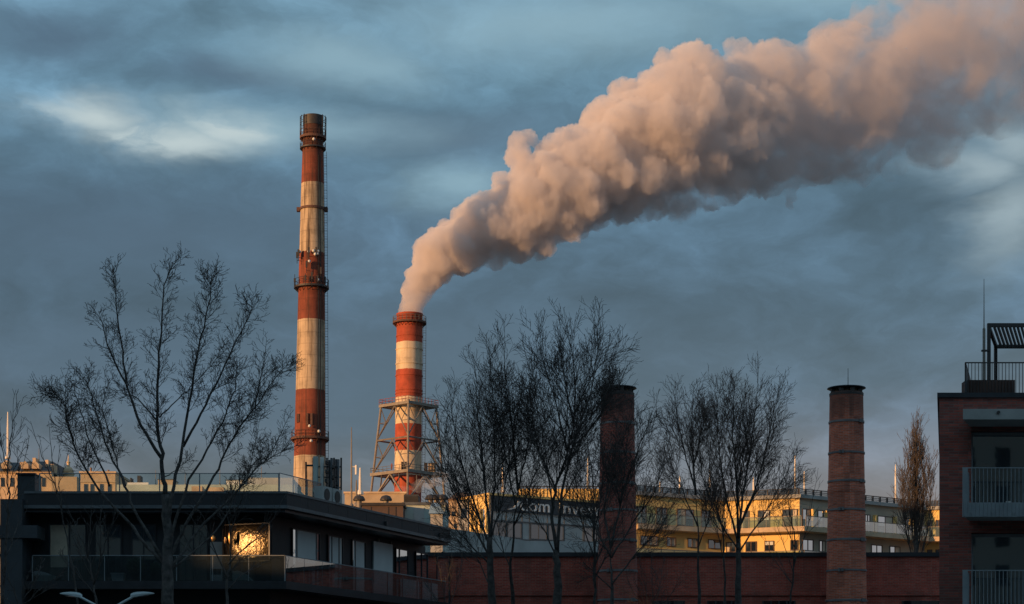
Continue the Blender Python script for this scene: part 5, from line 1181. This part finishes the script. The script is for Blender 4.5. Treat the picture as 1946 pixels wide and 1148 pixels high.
def plume_mesh(name, balls, voxel, amp, freq, seed, kids=0):
    import bmesh
    more = []
    for c, r, st in balls:                                    # smaller billows sitting on the large ones
        if not kids: break
        for _ in range(kids):
            d = Vector((rng.gauss(0, 1), rng.gauss(0, 1), rng.gauss(0, 1))).normalized(); k = rng.uniform(.22, .46)
            c2 = c + d * r * rng.uniform(.72, .98); more.append((c2, r * k, 1))
            for _ in range(2):
                d2 = (d + Vector((rng.gauss(0, .7), rng.gauss(0, .7), rng.gauss(0, .7)))).normalized(); more.append((c2 + d2 * r * k * .85, r * k * rng.uniform(.25, .5), 1))
    balls = [b for b in balls] + more
    q = MB(); bm = bmesh.new(); bmesh.ops.create_icosphere(bm, subdivisions=2, radius=1); sv = [v.co.copy() for v in bm.verts]; sf = [[v.index for v in f.verts] for f in bm.faces]; bm.free()
    for c, r, st in balls:
        i = len(q.v); q.v += [tuple(c + Vector((v.x * st, v.y, v.z)) * r) for v in sv]; q.f += [tuple(i + k for k in f) for f in sf]
    o = q.build('tmp', M['grey']); m = o.modifiers.new('r', 'REMESH'); m.mode = 'VOXEL'; m.voxel_size = voxel
    sm = o.modifiers.new('s', 'SMOOTH'); sm.iterations = 3
    dg = bpy.context.evaluated_depsgraph_get(); me = bpy.data.meshes.new_from_object(o.evaluated_get(dg)); bpy.data.objects.remove(o)
    bm = bmesh.new(); bm.from_mesh(me); bm.verts.ensure_lookup_table(); seen = set(); keep = None      # only the outer skin
    for v in bm.verts:
        if v.index in seen: continue
        isl, st = [], [v]; seen.add(v.index)
        while st:
            a = st.pop(); isl.append(a)
            for e in a.link_edges:
                b = e.other_vert(a)
                if b.index not in seen: seen.add(b.index); st.append(b)
        if keep is None or len(isl) > len(keep): keep = isl
    ks = {v.index for v in keep}; bmesh.ops.delete(bm, geom=[v for v in bm.verts if v.index not in ks], context='VERTS'); bm.to_mesh(me); bm.free()
    off = Vector((seed * 7.1, seed * 3.3, 0)); out = []
    for v in me.vertices:
        p = v.co; k = amp(p); n_ = v.normal
        d = 0.0; f = freq(p); a_ = 1.0
        for o_ in range(5):                                   # rounded billows: |noise| turned over
            d += a_ * (.5 - 1.6 * abs(mnoise.noise(p * f + off))); f *= 2.05; a_ *= .52
        out.append(p + n_ * d * k)
    for v, p in zip(me.vertices, out): v.co = p
    me.update(); return me
def drift(x):
    for a, b in zip(PATH, PATH[1:]):
        if x <= b[0]: return a[3] + (b[3] - a[3]) * max(0, x - a[0]) / (b[0] - a[0])
    return PATH[-1][3]
rng = random.Random(77); balls = []
L_ = len(PATH) - 1; t = 0.0
while t < L_:
    c, ax, r = on_path(t); u = ax.cross(Vector((0, 1, 0))).normalized(); w_ = Vector((0, 1, 0))
    far = min(1, max(0, (t - 10) / 9))
    balls.append((c, r * (.72 - .10 * far), 1))
    nb = 5 if t > 2 else 3
    for _ in range(nb):
        a = rng.uniform(0, 6.283); rr = r * rng.uniform(.16, .42) * (1 + .1 * far); q_ = (r - rr) * rng.uniform(.75, 1.08 + .12 * far)
        balls.append((c + u * math.cos(a) * q_ + w_ * math.sin(a) * q_ * .9 + ax * rng.uniform(-.3, .3) * r, rr, 1.1))
    t += max(.05, .20 * r / max(1e-3, (on_path(min(L_ - .01, math.floor(t) + .999))[0] - on_path(math.floor(t))[0]).length)) if t > 1 else .12
# billows that stand out of the outline, and the hanging wisp
for x, y, r in ((982, 272, 20), (988, 300, 26), (996, 330, 30), (975, 300, 18), (1005, 262, 17), (1045, 270, 16), (1090, 262, 26), (1140, 248, 24), (1235, 160, 26), (1265, 122, 26), (1300, 106, 22), (1345, 96, 20), (1390, 90, 18), (1412, 86, 16), (1445, 98, 22), (1545, 88, 20), (1600, 72, 20), (1690, 12, 28), (1130, 410, 30), (1185, 395, 32), (1240, 388, 34), (1290, 385, 38), (1345, 365, 38), (1400, 345, 38), (1450, 330, 36), (1520, 312, 38), (1580, 305, 38), (1640, 305, 44), (1695, 310, 38), (1750, 285, 36), (1500, 352, 18), (1500, 372, 13), (1499, 390, 9), (1100, 436, 20), (1040, 470, 18)):
    c = P(x, y, YS + drift(x) + rng.uniform(-3, 1)); balls.append((c, r * pm2, 1))
x_end = PX(2150, YS); xs0 = PX(780, YS)
def far_(p): return min(1, max(0, (p.x - PX(800, YS)) / (PX(1500, YS) - PX(800, YS))))
me = plume_mesh('smoke_plume', balls, .62, lambda p: .42 + .55 * far_(p) ** .8, lambda p: .52 - .30 * far_(p) ** .7, 1, 6)
def smoke_mat(name, stops, floor, scale, lo_hi, col=(.95, .915, .91), step=.08):
    m = bpy.data.materials.new(name); m.use_nodes = True; n = NT(m.node_tree)
    co = n.put('ShaderNodeTexCoord').outputs['Object']; x, y, z = n.sep(co)
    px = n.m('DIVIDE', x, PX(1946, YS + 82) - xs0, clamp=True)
    D = n.m('MULTIPLY', n.ramp(px, stops), 1.0)
    wz = n.noise(co, scale, 3.5, .55, .5)
    gate = n.put('ShaderNodeMapRange', {0: wz, 1: n.m('SUBTRACT', lo_hi[0][0], n.m('MULTIPLY', px, lo_hi[0][0] - lo_hi[1][0])), 2: n.m('ADD', lo_hi[0][1], n.m('MULTIPLY', px, lo_hi[1][1] - lo_hi[0][1])), 3: floor, 4: 1.0}, interpolation_type='SMOOTHSTEP').outputs[0]
    fine = n.ramp(n.noise(co, scale * 4.5, 3, .6), [(.30, .35), (.62, 1.25)])
    gate = n.m('MULTIPLY', gate, fine)
    v = n.put('ShaderNodeVolumePrincipled', {'Color': n.ramp(px, [(0, col), (.45, col), (.95, (.80, .755, .765))]), 'Density': n.m('MULTIPLY', D, gate), 'Anisotropy': 0.0})  # far end darker: the plume's own shade put into its colour
    n.put('ShaderNodeOutputMaterial', {1: v.outputs[0]})
    m.cycles.volume_step_rate = step; m.cycles.homogeneous_volume = False
    return m
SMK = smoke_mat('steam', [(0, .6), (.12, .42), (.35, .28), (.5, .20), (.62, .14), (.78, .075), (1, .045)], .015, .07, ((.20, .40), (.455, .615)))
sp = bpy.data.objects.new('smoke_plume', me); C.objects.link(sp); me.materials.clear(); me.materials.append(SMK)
org = P(780, 606, YS)
for v in me.vertices: v.co -= org
sp.location = org
tag(sp, 'long peach coloured smoke plume drifting right from the short chimney', 'smoke')
# low wisp of steam beside the tower foot
wb = []
for x, y, r in ((752, 930, 4), (764, 928, 6), (776, 926, 6), (788, 924, 8), (800, 920, 10), (812, 918, 12), (825, 914, 13), (838, 908, 12), (795, 930, 7)):
    c = P(x, y, 400); wb.append((c, r * 400 / F, 1.5))
me2 = plume_mesh('steam_wisp', wb, .35, lambda p: .35, lambda p: .5, 2)
m2 = bpy.data.materials.new('thin_steam'); m2.use_nodes = True; n = NT(m2.node_tree)
co = n.put('ShaderNodeTexCoord').outputs['Object']
n.put('ShaderNodeOutputMaterial', {1: n.put('ShaderNodeVolumePrincipled', {'Color': (.92, .92, .93, 1), 'Density': n.ramp(n.noise(co, .5, 3), [(.4, .0), (.65, .35)])}).outputs[0]}); m2.cycles.volume_step_rate = .3
ws = bpy.data.objects.new('steam_wisp', me2); C.objects.link(ws); me2.materials.clear(); me2.materials.append(m2); org2 = P(790, 930, 400)
for v in me2.vertices: v.co -= org2
ws.location = org2
tag(ws, 'thin low wisp of steam at the foot of the lattice tower', 'steam')
